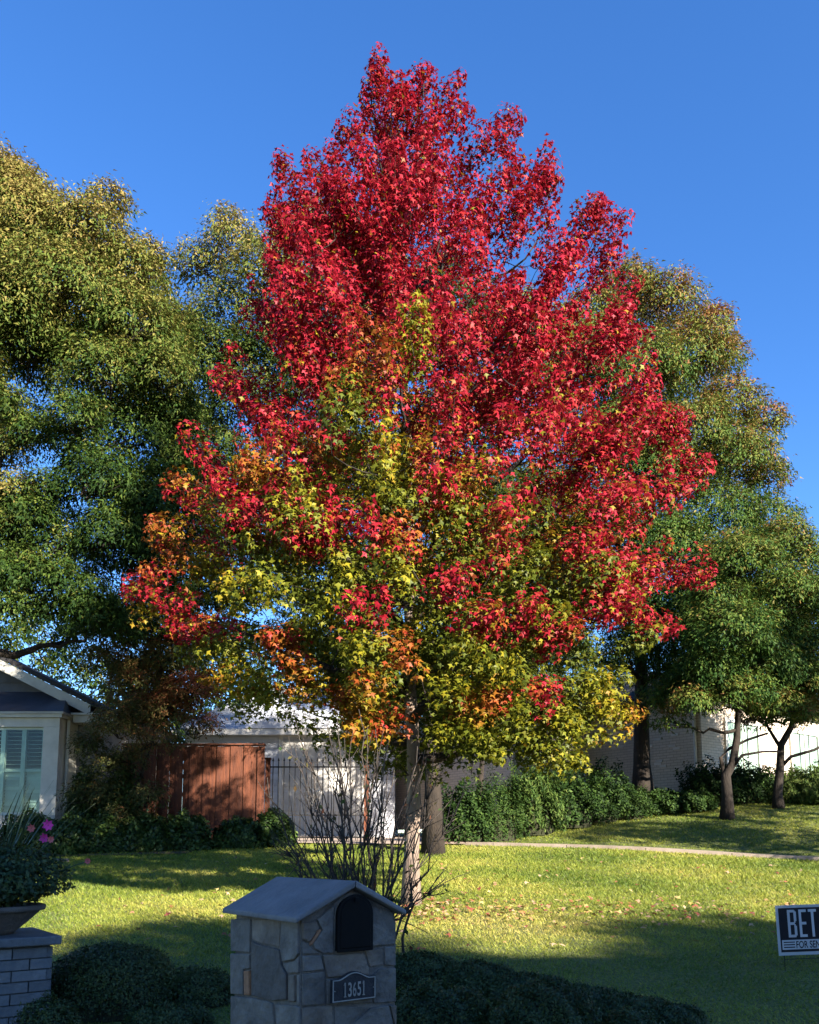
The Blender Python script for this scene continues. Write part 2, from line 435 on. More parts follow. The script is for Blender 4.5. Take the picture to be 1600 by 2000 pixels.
# ------------------------------------------------------------------ the red maple
MY = 9.7
def build_maple():
    base = np.array(ground_hit(803, 1768)); base[2] = float(hgt(base[0], base[1]))
    MYl = base[1]
    t = empty('maple_tree', base, 'tall crimson maple with yellow green lower leaves on the front lawn', 'tree')
    top = at(775, 215, MYl)
    mid = at(808, 1000, MYl)
    pts = bez(base - [0, 0, .1], mid * 1.0, top, 16)
    pts[1:-1, 0] += RNG.normal(0, .02, 14); pts[1:-1, 1] += RNG.normal(0, .02, 14)
    rad = np.concatenate([[.135, .088], np.linspace(.082, .012, 14)])
    MB().tube(pts, rad, 12).build('trunk', M['bark_maple'], t, True)
    # outline of the crown, photograph rows -> metres
    env = [(100, 705, 775), (130, 695, 845), (200, 705, 890), (260, 695, 915), (310, 655, 985), (400, 590, 1095), (450, 560, 1145), (600, 530, 1200),
           (750, 440, 1290), (850, 430, 1345), (950, 350, 1385), (1050, 285, 1300), (1150, 260, 1340), (1250, 310, 1310), (1340, 390, 1250), (1420, 560, 1240), (1490, 700, 1190)]
    ez = np.array([at(800, e[0], MYl)[2] for e in env])[::-1]
    el = np.array([at(e[1], e[0], MYl)[0] for e in env])[::-1]
    er = np.array([at(e[2], e[0], MYl)[0] for e in env])[::-1]
    zmin, zmax = ez[0], ez[-1]
    def axis(z): return np.array([np.interp(z, pts[:, 2], pts[:, 0]), np.interp(z, pts[:, 2], pts[:, 1]), z])
    # primary limbs
    nodes, limb_of = [], []
    limbs = []
    nl = 40
    for i in range(nl):
        f = (i + .5) / nl
        za = base[2] + 1.55 + (top[2] - base[2] - 2.2) * f ** 0.95
        ang = i * 2.39996 + RNG.normal(0, .2)
        lift = (0.35 + 1.1 * f) * RNG.uniform(.8, 1.2)
        a = axis(za)
        zt = min(za + lift * 1.3, zmax - .8)
        L, Rr = np.interp(zt, ez, el), np.interp(zt, ez, er)
        cx = a[0]
        rx = (Rr - cx) if math.cos(ang) > 0 else (cx - L)
        ry = (Rr - L) * .40
        e = np.array([cx + math.cos(ang) * rx * .72, a[1] + math.sin(ang) * ry * .72, zt])
        c = a * .45 + e * .55 + [0, 0, -lift * .22]
        P = bez(a, c, e, 9)
        P[1:-1] += RNG.normal(0, .03, (7, 3))
        r0 = .05 * (1 - f) + .018
        mb = MB().tube(P, np.linspace(r0, .008, 9), 6)
        limbs.append(mb)
        for q in P[2:]: nodes.append(q); limb_of.append(i)
    nodes = np.array(nodes); limb_of = np.array(limb_of)
    DEP = .40
    plumes = []   # (tip, dir, length, width, redness bias)
    N = 405
    w = np.interp(np.linspace(zmin, zmax, 200), ez, er - el) ** 1.35
    zs = RNG.choice(np.linspace(zmin + .1, zmax - .35, 200), N, p=w / w.sum())
    for z in zs:
        ang = RNG.uniform(0, 2 * math.pi)
        if math.sin(ang) > 0.15 and RNG.random() < .2: ang = -ang
        L, Rr = np.interp(z, ez, el), np.interp(z, ez, er)
        cx = axis(z)[0]; cx = min(max(cx, L + .1), Rr - .1)
        rx = (Rr - cx) if math.cos(ang) > 0 else (cx - L)
        ry = (Rr - L) * DEP
        if math.sin(ang) > 0: ry *= 1.3
        lump = .95 + .17 * math.sin(3.1 * ang + z * 1.9) + .14 * math.sin(7.3 * ang - z * 3.1)
        r = min(1.0, (1 - .70 * RNG.random() ** 1.7) * min(lump, 1.0))
        pc = np.array([cx + math.cos(ang) * rx * r, axis(z)[1] + math.sin(ang) * ry * r, z])
        h = (z - zmin) / (zmax - zmin)
        sn = .06 * math.sin(pc[0] * 2.1 + 1.3 * math.sin(pc[2] * 1.7)) + .05 * math.sin(pc[2] * 3.3 + pc[1] * 2.0)
        red0 = float(smooth(.17, .37, np.array(h + .22 * (r - .85) + .35 * sn + .05 * math.cos(ang) + RNG.normal(0, .07))))
        for q_ in range(int(RNG.integers(3, 6))):
            p = pc + RNG.normal(0, .13, 3)
            elev = R(4 + 72 * h ** .8 + RNG.normal(0, 13)); a2 = ang + RNG.normal(0, .3)
            d = np.array([math.cos(a2) * math.cos(elev), math.sin(a2) * math.cos(elev), math.sin(elev)])
            plumes.append((p, d, RNG.uniform(.40, .70) * (1 + .2 * h), RNG.uniform(.10, .16) * (1 - .3 * h), float(np.clip(red0 + RNG.normal(0, .06), 0, 1)), h))
    # sprays that stand out in the photograph: px, py, depth shift, elevation, redness, count
    key = [(735,108,0,80,1,5),(715,150,.1,80,1,4),(800,140,-.1,80,1,4),(835,135,.1,80,1,4),(890,150,0,70,1,3),(885,215,-.1,70,1,3),(1005,215,.1,65,1,3),(1000,265,.1,60,1,3),
           (1070,285,0,70,1,4),(1060,330,.1,65,1,4),(1040,370,0,60,1,4),(990,310,0,65,1,4),(960,260,0,65,1,3),(1150,440,0,55,1,4),(1130,500,0,50,1,4),(1160,400,.1,60,1,3),(600,360,0,60,1,4),(585,430,0,55,1,4),(640,340,0,65,1,3),(540,400,0,60,1,3),(535,440,0,50,1,3),(560,540,0,40,1,3),(780,180,0,75,1,4),(850,190,0,70,1,4),(920,240,0,65,1,4),(1095,345,0,60,1,5),(1180,390,0,60,1,3),(1205,430,0,50,1,4),(1200,490,0,50,1,5),(540,305,0,70,1,3),(548,350,0,70,1,3),(605,300,.1,70,1,3),(672,235,0,70,1,4),(655,300,0,70,1,3),
           (545,480,-.3,20,1,4),(490,590,-.4,40,1,3),(545,625,-.6,40,1,4),(575,680,-.7,40,1,4),(425,735,-.3,30,1,4),(470,770,-.4,30,1,4),(520,790,-.6,30,.9,4),
           (400,885,-.9,50,.75,5),(430,940,-1.2,30,1,7),(460,1000,-1.3,20,1,6),(480,890,-1.0,40,.6,4),(540,960,-1.2,20,1,6),(620,990,-1.3,10,.95,5),(560,1040,-1.3,0,.95,6),(350,950,-.6,20,.7,3),
           (240,1150,0,0,1,4),(280,1130,.1,10,.8,4),(300,1030,0,30,.7,5),(340,1220,-.9,-10,.95,6),(380,1235,-1.0,-10,.85,4),(530,1240,-1.5,20,.72,8),(560,1290,-1.6,0,.62,8),(590,1330,-1.5,0,.5,5),
           (690,1380,-1.6,0,.5,5),(750,1390,-1.5,0,.7,4),(800,1270,-1.7,10,.66,4),(730,1300,-1.6,10,.6,4),(710,1160,-1.7,10,.9,4),(740,1010,-1.8,20,.95,4),(770,1030,-1.7,10,.8,4),
           (980,1360,-1.3,0,.68,5),(930,1370,-1.4,0,.6,4),(1090,1350,-.9,0,.8,4),(1060,1190,-1.3,10,.9,6),(960,1180,-1.5,10,.8,6),(900,1110,-1.6,10,.85,6),(980,1000,-1.7,20,.75,5),
           (1180,1060,-1.0,20,.85,6),(1230,1120,-.8,10,.85,6),(1280,1110,-.6,10,.85,6),(1360,1115,-.2,5,.95,5),(1390,1110,-.1,5,1,3),(1290,1210,-.4,0,.95,6),(1210,1190,-.8,0,.85,6),(1130,1230,-1.0,0,.8,5),(1240,1160,-.6,5,.8,5),
           (1240,580,-.1,40,1,4),(1240,640,-.2,30,1,5),(1330,800,-.2,30,1,6),(1350,840,-.2,20,1,6),(1380,900,-.1,20,1,5),(1340,950,-.2,10,.95,6),(1240,950,-.9,10,1,6),(870,910,-1.7,20,1,6),(990,800,-1.5,30,1,6),
           (1200,1370,-.4,0,.3,6),(1180,1330,0,0,.2,5),(1110,1390,0,0,.15,6),(1020,1390,0,0,.12,5),(940,1430,0,0,.12,5),(880,1400,0,0,.15,4),(650,1370,0,0,.55,5),(480,1330,0,0,.35,5),(420,1330,0,0,.5,4),(700,1250,0,0,.12,4),(660,1120,0,0,.12,4),(1230,1400,-.2,-5,.4,5),(1140,1420,-.8,-5,.15,6),(1050,1440,-1.1,-5,.1,7),(980,1450,-1.2,-5,.1,6),(1150,1480,-.5,-10,.12,4),(1090,1480,-.8,-10,.15,5),(1000,1300,-1.4,0,.15,6),
           (930,1270,-1.6,5,.12,6),(900,1330,-1.5,0,.2,5),(1080,1180,-1.0,10,.2,4),(500,1130,-1.3,0,.12,6),(440,1160,-1.0,0,.25,5),(420,1270,-.9,-5,.2,4),(620,1190,-1.5,0,.1,5),(740,920,-1.7,20,.12,5),(780,1100,-1.6,10,.15,5)]
    for (px, py, dy, elv, red, cnt) in key:
        c = at(px, py, MYl)
        L_, R_ = np.interp(c[2], ez, el), np.interp(c[2], ez, er); cx_ = min(max(axis(min(c[2], top[2]))[0], L_ + .1), R_ - .1)
        f_ = min(1.0, (c[0] - cx_) / (R_ - cx_) if c[0] > cx_ else (cx_ - c[0]) / (cx_ - L_))
        c = at(px, py, MYl - DEP * (R_ - L_) * math.sqrt(1 - f_ * f_) * 1.0)
        for j in range(cnt):
            p = c + RNG.normal(0, .085, 3) * [1, 1, 1]
            out = p - axis(min(max(p[2], base[2] + 1), top[2])); out[2] = 0; out = out / (np.linalg.norm(out) + 1e-6)
            e = R(elv + RNG.normal(0, 12))
            yaw = RNG.normal(0, .35)
            o2 = np.array([out[0]*math.cos(yaw)-out[1]*math.sin(yaw), out[0]*math.sin(yaw)+out[1]*math.cos(yaw), 0])
            d = o2 * math.cos(e) + np.array([0, 0, math.sin(e)])
            h = (p[2] - zmin) / (zmax - zmin)
            plumes.append((p, d, RNG.uniform(.34, .6), RNG.uniform(.09, .14), red + RNG.normal(0, .05), h))
    Lv = Leaves()
    reds = np.array([(.26,.009,.016),(.31,.012,.031),(.19,.007,.014),(.34,.025,.023)])
    low = np.array([(.070,.092,.011),(.14,.148,.011),(.25,.21,.013),(.225,.105,.013),(.255,.055,.014),(.295,.021,.019)])
    def reach(pl_):
        b_ = pl_[0] - pl_[1] * pl_[2]; a_ = axis(min(max(b_[2], base[2]), top[2]))
        return float(np.linalg.norm((b_ - a_)[:2]))
    plumes.sort(key=reach)
    nbuf = np.zeros((len(nodes) + 2 * len(plumes) + 4, 3)); nbuf[:len(nodes)] = nodes; nn = len(nodes)
    lbuf = np.zeros(len(nbuf), int); lbuf[:nn] = limb_of
    for (p, d, ln, wd, red, h) in plumes:
        b = p - d * ln
        # twig to the nearest limb node lying lower or further in
        q = nbuf[:nn] - b
        cost = np.linalg.norm(q, axis=1) + 0.8 * np.clip(q[:, 2], 0, 9)
        j = int(np.argmin(cost))
        a = nbuf[j]
        c = a * .4 + b * .6 - np.array([0, 0, .08])
        P = np.vstack([bez(a, c, b, 4), p - d * .12])
        limbs[lbuf[j]].tube(P, [.007, .006, .005, .004, .002], 3)
        nbuf[nn] = b; nbuf[nn + 1] = P[2]; lbuf[nn] = lbuf[nn + 1] = lbuf[j]; nn += 2
        n = int(104 * ln / .6 * RNG.uniform(.8, 1.2))
        tt = RNG.random(n) ** .8
        rad_ = unit(np.cross(d, RNG.normal(size=(n, 3))))
        rr = wd * np.sqrt(RNG.random(n)) * (0.55 + .75 * np.sin(np.pi * np.clip(tt * .9 + .1, 0, 1)))
        pos = b + d * (ln * tt)[:, None] + rad_ * rr[:, None]
        Nn = rad_ * .9 + d * .5 + np.array([0, 0, .4]) + RNG.normal(0, .4, (n, 3))
        Tt = rad_ * .7 + d * .3 - np.array([0, 0, .75]) + RNG.normal(0, .35, (n, 3))
        S = RNG.uniform(.036, .080, n)
        rv = np.clip(red + RNG.normal(0, .13, n), 0, 1)
        if red > .74:
            C = mixc(reds, RNG.random(n)) * RNG.uniform(.75, 1.15, (n, 1))
            od = (RNG.random(n) < (.04 + .26 * (1 - smooth(.25, .62, np.array(h)))) * (1.25 - .55 * tt))
            C[od] = mixc(low, RNG.uniform(.25, .95, od.sum())) * RNG.uniform(.6, 1.1, (od.sum(), 1))
        else:
            C = mixc(low, np.clip(red + RNG.normal(0, .12, n) + .25 * (tt - .6), 0, 1)) * RNG.uniform(.65, 1.15, (n, 1))
        Lv.add(pos, Nn, Tt, S, C)
    for i, mb in enumerate(limbs):
        mb.build('limb', M['bark_dark'], t, True)
    cr = Lv.build('crown', MAPLE_T, MAPLE_F, M['maple_leaf'], t)
    cr['kind'] = 'stuff'
    cr['label'] = 'crimson maple leaves turning yellow green low down'
    return t
build_maple()

# ------------------------------------------------------------------ other trees
def clump_leaves(Lv, c, rad, n, size, pal, rngw, droop=.7, squash=.85, shell=.55, tone=0.5):
    per = 14
    ns = max(1, n // per)
    o = randn(ns); o[:, 2] = np.where(o[:, 2] < -.35, -o[:, 2], o[:, 2]); o = unit(o)
    rr = 1.06 * rad * (shell + (1 - shell) * RNG.random(ns) ** .6) * (1 + .16 * np.sin(o[:, 0] * 5 + c[0] * 3) * np.cos(o[:, 2] * 6 + c[2]))
    sc = c + o * rr[:, None] * [1, 1, squash]
    oo = np.repeat(o, per, 0)
    P = np.repeat(sc, per, 0) + RNG.normal(0, .055 + .03 * rad, (ns * per, 3))
    m = len(P)
    N = oo * .9 + np.array([0, 0, .5]) + RNG.normal(0, .5, (m, 3))
    T = oo * .5 - np.array([0, 0, droop]) + RNG.normal(0, .45, (m, 3))
    S = size * RNG.uniform(.65, 1.25, m)
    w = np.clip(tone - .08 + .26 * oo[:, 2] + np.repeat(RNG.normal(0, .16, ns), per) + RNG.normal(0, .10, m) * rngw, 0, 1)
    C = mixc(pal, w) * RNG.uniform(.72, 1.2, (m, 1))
    Lv.add(P, N, T, S, C)
    return sc
def make_tree(name, label, base, trunk_pts, trunk_r, clumps, size, pal, bark='bark_dark', dens=1.0, group=None, droop=.7, attach=.45, tmpl=RHOMB_T, twigs=8):
    """clumps: (centre xyz, radius, palette tone, density)"""
    t = empty(name, base, label, 'tree', group)
    tp = np.array(trunk_pts, float)
    nseg = len(tp)
    MB().tube(tp, np.interp(np.linspace(0, 1, nseg), [0, .06, 1], [trunk_r * 1.45, trunk_r, trunk_r * .28]), 10).build('trunk', M[bark], t, True)
    Lv = Leaves()
    top = tp[-1]
    k0 = tp[0][2] + .38 * (top[2] - tp[0][2])
    fine = np.array([tp[i] + (tp[i+1] - tp[i]) * f for i in range(nseg - 1) for f in (0, .25, .5, .75)])
    nd = [p_ for p_ in fine if p_[2] > k0]
    nr = [trunk_r * .5] * len(nd)
    clumps = sorted(clumps, key=lambda r_: np.linalg.norm((np.array(r_[0]) - top)[:2]))
    for (c, rad, tone, dn) in clumps:
        c = np.array(c, float)
        n = int(dens * dn * 4700 * rad * rad * (0.14 / size) ** 2)
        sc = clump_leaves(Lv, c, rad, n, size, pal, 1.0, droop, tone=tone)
        A_ = np.array(nd); df = c - A_
        cost = np.linalg.norm(df, axis=1) + 1.1 * np.clip(A_[:, 2] - c[2] + .2, 0, 99) - .25 * np.array(nr) / trunk_r
        ia = int(np.argmin(cost)); a = A_[ia]
        b = a * .5 + c * .5 - np.array([0, 0, .10 * np.linalg.norm(c - a)]) + RNG.normal(0, .08, 3) * np.linalg.norm(c - a)
        P = bez(a, b, c, 9); P[1:-1] += RNG.normal(0, .045, (7, 3))
        r0_ = min(nr[ia] * .8, max(.028, trunk_r * .36))
        mb = MB().tube(P, np.linspace(r0_, max(.014, r0_ * .35), 9), 6)
        for kk in range(3, 9, 2): nd.append(P[kk]); nr.append(r0_ * (1 - kk / 13))
        for j in range(min(twigs, len(sc))):
            e = sc[(j * 37) % len(sc)]
            s = P[5 + j % 4]
            mb.tube(bez(s, s * .5 + e * .5 - [0, 0, .06], e, 4), [.016, .012, .009, .004], 3)
        mb.build('limb', M[bark], t, True)
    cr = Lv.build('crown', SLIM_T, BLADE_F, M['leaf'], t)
    cr['kind'] = 'stuff'
    return t
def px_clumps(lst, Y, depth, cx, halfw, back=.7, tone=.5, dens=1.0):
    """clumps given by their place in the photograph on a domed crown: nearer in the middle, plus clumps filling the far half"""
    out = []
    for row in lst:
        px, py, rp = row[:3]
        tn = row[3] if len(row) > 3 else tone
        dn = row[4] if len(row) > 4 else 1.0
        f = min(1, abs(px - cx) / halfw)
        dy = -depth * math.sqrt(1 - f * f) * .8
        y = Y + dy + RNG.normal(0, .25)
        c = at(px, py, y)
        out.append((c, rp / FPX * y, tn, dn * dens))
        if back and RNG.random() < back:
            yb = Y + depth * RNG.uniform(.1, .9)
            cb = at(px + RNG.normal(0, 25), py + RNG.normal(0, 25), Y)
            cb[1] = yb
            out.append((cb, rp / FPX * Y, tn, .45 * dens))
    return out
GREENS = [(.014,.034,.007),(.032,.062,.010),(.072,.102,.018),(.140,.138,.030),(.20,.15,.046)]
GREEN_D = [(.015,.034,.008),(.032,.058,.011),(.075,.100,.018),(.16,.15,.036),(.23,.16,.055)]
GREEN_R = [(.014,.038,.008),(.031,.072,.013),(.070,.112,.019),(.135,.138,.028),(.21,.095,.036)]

b2 = np.array([-8.0, 14.6, 0]); b2[2] = float(hgt(b2[0], b2[1]))
make_tree('shade_tree', 'huge olive green tree with bronzed top at the left edge above the gabled house', b2,
    [b2 - [0,0,.1], b2 + [.05,0,1.5], b2 + [.1,.05,3.2], b2 + [.25,0,5.0], b2 + [.35,.1,6.6], b2 + [.4,.1,8.6]], .32,
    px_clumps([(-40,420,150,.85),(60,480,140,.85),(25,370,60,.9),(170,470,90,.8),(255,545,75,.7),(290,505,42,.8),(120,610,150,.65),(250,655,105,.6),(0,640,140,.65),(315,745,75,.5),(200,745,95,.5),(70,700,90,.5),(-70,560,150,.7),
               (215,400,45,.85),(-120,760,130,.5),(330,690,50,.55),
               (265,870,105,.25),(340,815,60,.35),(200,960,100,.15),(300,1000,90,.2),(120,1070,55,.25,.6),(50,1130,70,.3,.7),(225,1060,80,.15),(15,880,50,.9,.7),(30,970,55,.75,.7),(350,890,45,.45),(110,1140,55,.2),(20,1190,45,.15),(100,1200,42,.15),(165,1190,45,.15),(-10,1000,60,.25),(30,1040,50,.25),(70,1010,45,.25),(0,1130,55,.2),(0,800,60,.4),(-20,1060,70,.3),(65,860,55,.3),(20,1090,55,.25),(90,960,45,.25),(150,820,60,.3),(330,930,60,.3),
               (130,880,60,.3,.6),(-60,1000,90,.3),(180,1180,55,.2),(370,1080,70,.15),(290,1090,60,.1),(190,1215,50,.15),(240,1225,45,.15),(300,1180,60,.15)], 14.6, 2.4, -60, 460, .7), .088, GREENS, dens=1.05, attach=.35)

b3 = np.array(ground_hit(846, 1668)); b3[2] = float(hgt(b3[0], b3[1]))
make_tree('shade_tree', 'dark green broad tree standing behind the crimson maple, thick trunk beside its trunk', b3,
    [b3 - [0,0,.1], b3 + [0,0,1.2], b3 + [-.05,.1,2.4], b3 + [-.2,.5,3.8], b3 + [-.6,1.0,5.4], b3 + [-1.0,1.5,8.0]], .17,
    px_clumps([(440,430,32,.75),(455,490,70,.75),(385,530,60,.7),(515,555,90,.65),(590,470,75,.7),(450,640,95,.5),(560,690,100,.45),(400,745,80,.3),(480,810,95,.3),(640,800,110,.3),(425,890,60,.3),(550,930,95,.2),(690,950,110,.2),
               (470,1040,80,.15),(610,1080,95,.2),(750,650,120,.4),(760,1120,90,.2),(600,600,70,.6),(700,520,90,.5),(860,600,110,.4),(900,850,120,.3),(820,1000,100,.2),(400,1000,60,.2),(480,1160,60,.15),(600,1190,60,.15),(720,1230,70,.15),(840,1180,70,.2),
               (330,1180,80,.15),(420,1180,60,.15),(930,1100,100,.2),(960,980,100,.25),(1000,1180,80,.2),(940,1260,70,.2),(1040,1080,80,.25),(1050,1230,60,.2),(350,640,60,.35),(335,720,60,.3),(420,690,70,.35),(500,725,80,.35),(375,840,70,.2),(450,960,80,.15),(385,930,60,.15),(780,1300,60,.2),(860,1330,55,.2),(700,1300,60,.2),(620,1280,50,.15),(560,1250,50,.15),(665,1330,42,.15),(745,1350,45,.15)], 17.0, 1.6, 600, 330, .5), .098, GREEN_D, dens=.72, attach=.5)  # some low clumps behind the maple are added to shade fence and garage

b4 = np.array(at(1256, 1556, 21.0)); b4[2] = float(hgt(b4[0], b4[1]))
make_tree('shade_tree', 'huge rounded green tree with rust tinged crown in front of the white brick house', b4,
    [b4 - [0,0,.1], b4 + [0,0,1.2], b4 + [.05,.05,2.6], b4 + [.1,.1,4.2], b4 + [.0,0,6.5], b4 + [-.2,0,9.0]], .24,
    px_clumps([(1225,565,60,.8),(1295,610,85,.8),(1385,640,50,.95),(1350,720,100,.7),(1410,700,48,.9),(1250,750,110,.6),(1425,800,70,.75),(1490,830,48,.85),(1350,870,100,.6),(1440,910,85,.65),(1500,940,45,.8),(1270,940,95,.5),(1395,1030,100,.4),
               (1300,1090,105,.35),(1200,1050,90,.3),(1100,760,140,.6),(1000,680,120,.6),(1050,1000,110,.4),(1180,1190,100,.25),(1290,1220,90,.25),(1120,1130,80,.3),(1150,640,80,.7),(1200,880,110,.5),(1230,1290,70,.2),(1330,1310,70,.2),(1110,1280,60,.2),(1400,1170,80,.3),(1500,1030,65,.4),(1450,1100,70,.3),(1480,1180,60,.3)],
               22.2, 2.6, 1200, 360, .6), .115, GREEN_R, dens=.9, attach=.4)
bu = np.array(at(935, 1600, 20.6)); bu[2] = float(hgt(bu[0], bu[1]))  # added tree: shades the garage front and covers the white house wing
make_tree('added_shading_tree', 'low dark green tree added behind the maple to shade the garage', bu, [bu - [0,0,.1], bu + [0,0,.9], bu + [.1,0,1.8], bu + [0,.1,3.2]], .11,
    px_clumps([(800,1290,55,.2),(860,1335,55,.2),(920,1290,60,.25),(980,1335,58,.25),(1040,1285,58,.25),(895,1400,52,.2),(960,1405,52,.2),(1025,1390,52,.2),(835,1395,50,.2),(1075,1345,45,.25),(940,1230,55,.25),(860,1240,50,.25)], 20.6, .8, 940, 170, .5), .11, GREEN_D, dens=.9)
b5 = np.array(ground_hit(1420, 1600)); b5[2] = float(hgt(b5[0], b5[1]))
q = lambda px, py, Y: at(px, py, Y)
Y5 = b5[1]
make_tree('yard_tree', 'dark forked tree nearer the walk with one long low limb reaching right', b5,
    [b5 - [0,0,.1], q(1421,1560,Y5), q(1418,1515,Y5), q(1432,1490,Y5), q(1440,1440,Y5), q(1442,1380,Y5), q(1440,1280,Y5), q(1442,1160,Y5)], .13,
    px_clumps([(1450,1110,80,.5),(1400,1190,70,.4),(1430,1250,85,.35),(1490,1300,70,.35),(1380,1310,65,.3),(1360,1240,60,.3),(1430,1365,50,.6),(1355,1375,42,.6),(1300,1370,40,.5,.8),(1400,1335,55,.3),(1470,1355,50,.35),(1340,1340,50,.3)], Y5, 1.0, 1430, 130, .5), .112, GREEN_R, attach=.3)
b6 = np.array(ground_hit(1521, 1579)); b6[2] = float(hgt(b6[0], b6[1]))
Y6 = b6[1]
make_tree('yard_tree', 'slim dark tree with a Y shaped fork before the sunlit white house wall', b6,
    [b6 - [0,0,.1], q(1519,1550,Y6), q(1524,1500,Y6), q(1526,1455,Y6), q(1546,1420,Y6), q(1560,1360,Y6), q(1565,1250,Y6), q(1560,1130,Y6)], .115,
    px_clumps([(1535,1065,60,.55),(1575,1110,60,.5),(1540,1180,85,.45),(1590,1270,75,.4),(1500,1240,60,.35),(1560,1350,60,.5),(1520,1378,45,.65),(1590,1395,42,.65),(1480,1380,42,.6),(1630,1180,80,.5),(1640,1330,70,.5),(1600,1345,55,.35),(1540,1320,60,.3)], Y6, 1.1, 1560, 140, .5), .112, GREEN_R, attach=.3)
# the low crooked limbs of the two yard trees
for tr, P, r in ((b5, [(1416,1520,0),(1408,1480,.1),(1425,1462,.1),(1460,1445,.05),(1500,1432,0)], .05), (b5, [(1430,1500,0),(1450,1475,-.2),(1490,1468,-.3),(1530,1468,-.35)], .04),
                 (b6, [(1526,1462,0),(1512,1440,.05),(1500,1420,.1),(1492,1395,.1)], .05), (b6, [(1524,1500,0),(1545,1478,-.1),(1590,1465,-.2),(1640,1440,-.3)], .05)):
    owner = [o for o in LOC if o.type == 'EMPTY' and o.name.startswith('yard_tree') and np.allclose(LOC[o], tr)][0]
    pp = np.array([at(a, b, tr[1] + dy) for a, b, dy in P])
    MB().tube(pp, np.linspace(r, r * .5, len(pp)), 7).build('limb', M['bark_dark'], owner, True)
b7 = np.array(ground_hit(252, 1655)); b7[2] = float(hgt(b7[0], b7[1]))
Y7 = b7[1]
BROWNS = [(.035,.045,.014),(.06,.07,.02),(.11,.085,.028),(.17,.075,.03),(.20,.055,.03)]
make_tree('crape_myrtle', 'slim bronze leaved small tree in the bed between house and wooden fence', b7,
    [b7 - [0,0,.1], q(252,1610,Y7), q(262,1560,Y7), q(280,1500,Y7), q(300,1440,Y7), q(300,1340,Y7)], .05,
    px_clumps([(215,1300,50,.4),(270,1330,60,.5),(330,1390,50,.7),(380,1350,50,.85),(220,1420,45,.4),(300,1450,40,.5,.6),(205,1500,36,.2,.8),(175,1460,34,.2,.8),(160,1560,34,.2),(250,1490,40,.3,.7),(210,1560,40,.2),(330,1290,60,.4),(250,1240,60,.3),(400,1420,36,.6,.6),(275,1400,45,.3),(235,1610,36,.2),(290,1560,34,.2,.7),(215,1230,50,.2)], Y7, .7, 270, 150, .4), .085, BROWNS, attach=.8, dens=1.0, droop=.5)
# trees far behind, closing the horizon
far = [(-16, 31, 9.5, 4.2), (-8.2, 27, 7.0, 3.4), (-4.5, 36, 7.2, 3.2), (1.0, 37, 8.5, 3.6), (5.5, 39, 8.0, 3.8), (15.5, 40, 9.5, 4.2), (22, 36, 9, 4.0)]
far_lab = ['dark tree seen low behind the gabled house at far left', 'dark green tree filling the gap above the wooden fence', 'green tree behind the pale roof of the garage', 'green tree directly behind the maple trunk, beyond the garage',
           'far green tree between garage and white brick house', 'far tree above the roof of the white brick house', 'far tree at the right edge behind the white brick house']
for (x, y, h, w), lb in zip(far, far_lab):
    b = np.array([x, y, float(hgt(x, y))])
    cl = []
    for j in range(9):
        a = j * 2.4; rr = w * (.25 + .55 * (j % 3) / 2)
        cl.append((b + [math.cos(a) * rr, math.sin(a) * rr, h * (.32 + .55 * ((j * 5) % 9) / 9)], w * .5, .3, .42))
    make_tree('background_tree', lb, b, [b - [0,0,.1], b + [0,0,h*.3], b + [.1,0,h*.6], b + [.1,0,h*.85]], .22, cl, .26, GREENS, twigs=2, group='trees behind the houses')
# trees off to the right along the verge: their shade streaks the far lawn and the house fronts
for (x, y, hh, lb) in ((10.8, 12.0, 5.2, 'verge tree off to the right whose shade lies on the walk'), (13.2, 14.2, 8.4, 'taller verge tree off to the right shading the far lawn and brick wall')):
    b9 = np.array([x, y, float(hgt(x, y))])
    make_tree('verge_tree', lb, b9, [b9 - [0,0,.1], b9 + [0,0,hh*.3], b9 + [.1,0,hh*.55], b9 + [0,0,hh*.85]], .15,
        [(b9 + [math.cos(a) * r_, math.sin(a) * r_, z * hh], .95, .5, .55) for a, r_, z in ((0,1.3,.52),(1.2,1.1,.7),(2.4,1.6,.55),(3.6,1.0,.8),(4.8,1.4,.5),(5.5,.5,.92),(2.0,.4,.62))], .16, GREENS, group='verge trees on the right')
# tall trees across the street, behind the camera: the ragged edge of the shade over the foreground
for k, (x, y, hh) in enumerate(((7.0, -8.3, 9.9), (11.8, -8.7, 10.3), (16.6, -8.2, 10.2), (21.5, -8.6, 10.5), (26.5, -8.3, 10.1))):
    b9 = np.array([x, y, 0.0])
    cl = []
    for q_ in range(11):
        a = q_ * 2.4; f = (q_ + .5) / 11
        rr = 2.7 * math.sqrt(max(.05, 1 - (2 * f - .75) ** 2)) * .75
        cl.append((b9 + [math.cos(a) * rr, math.sin(a) * rr * .6, 4.5 + (hh - 5.3) * f], 1.35, .4, .8))
    make_tree('street_tree', ['first', 'second', 'third', 'fourth', 'fifth'][k] + ' tall tree of the row across the street behind the viewer', b9, [b9 - [0,0,.1], b9 + [0,0,3], b9 + [.1,0,6], b9 + [0,0,9]], .28, cl, .34, GREENS, twigs=2, group='trees across the street')

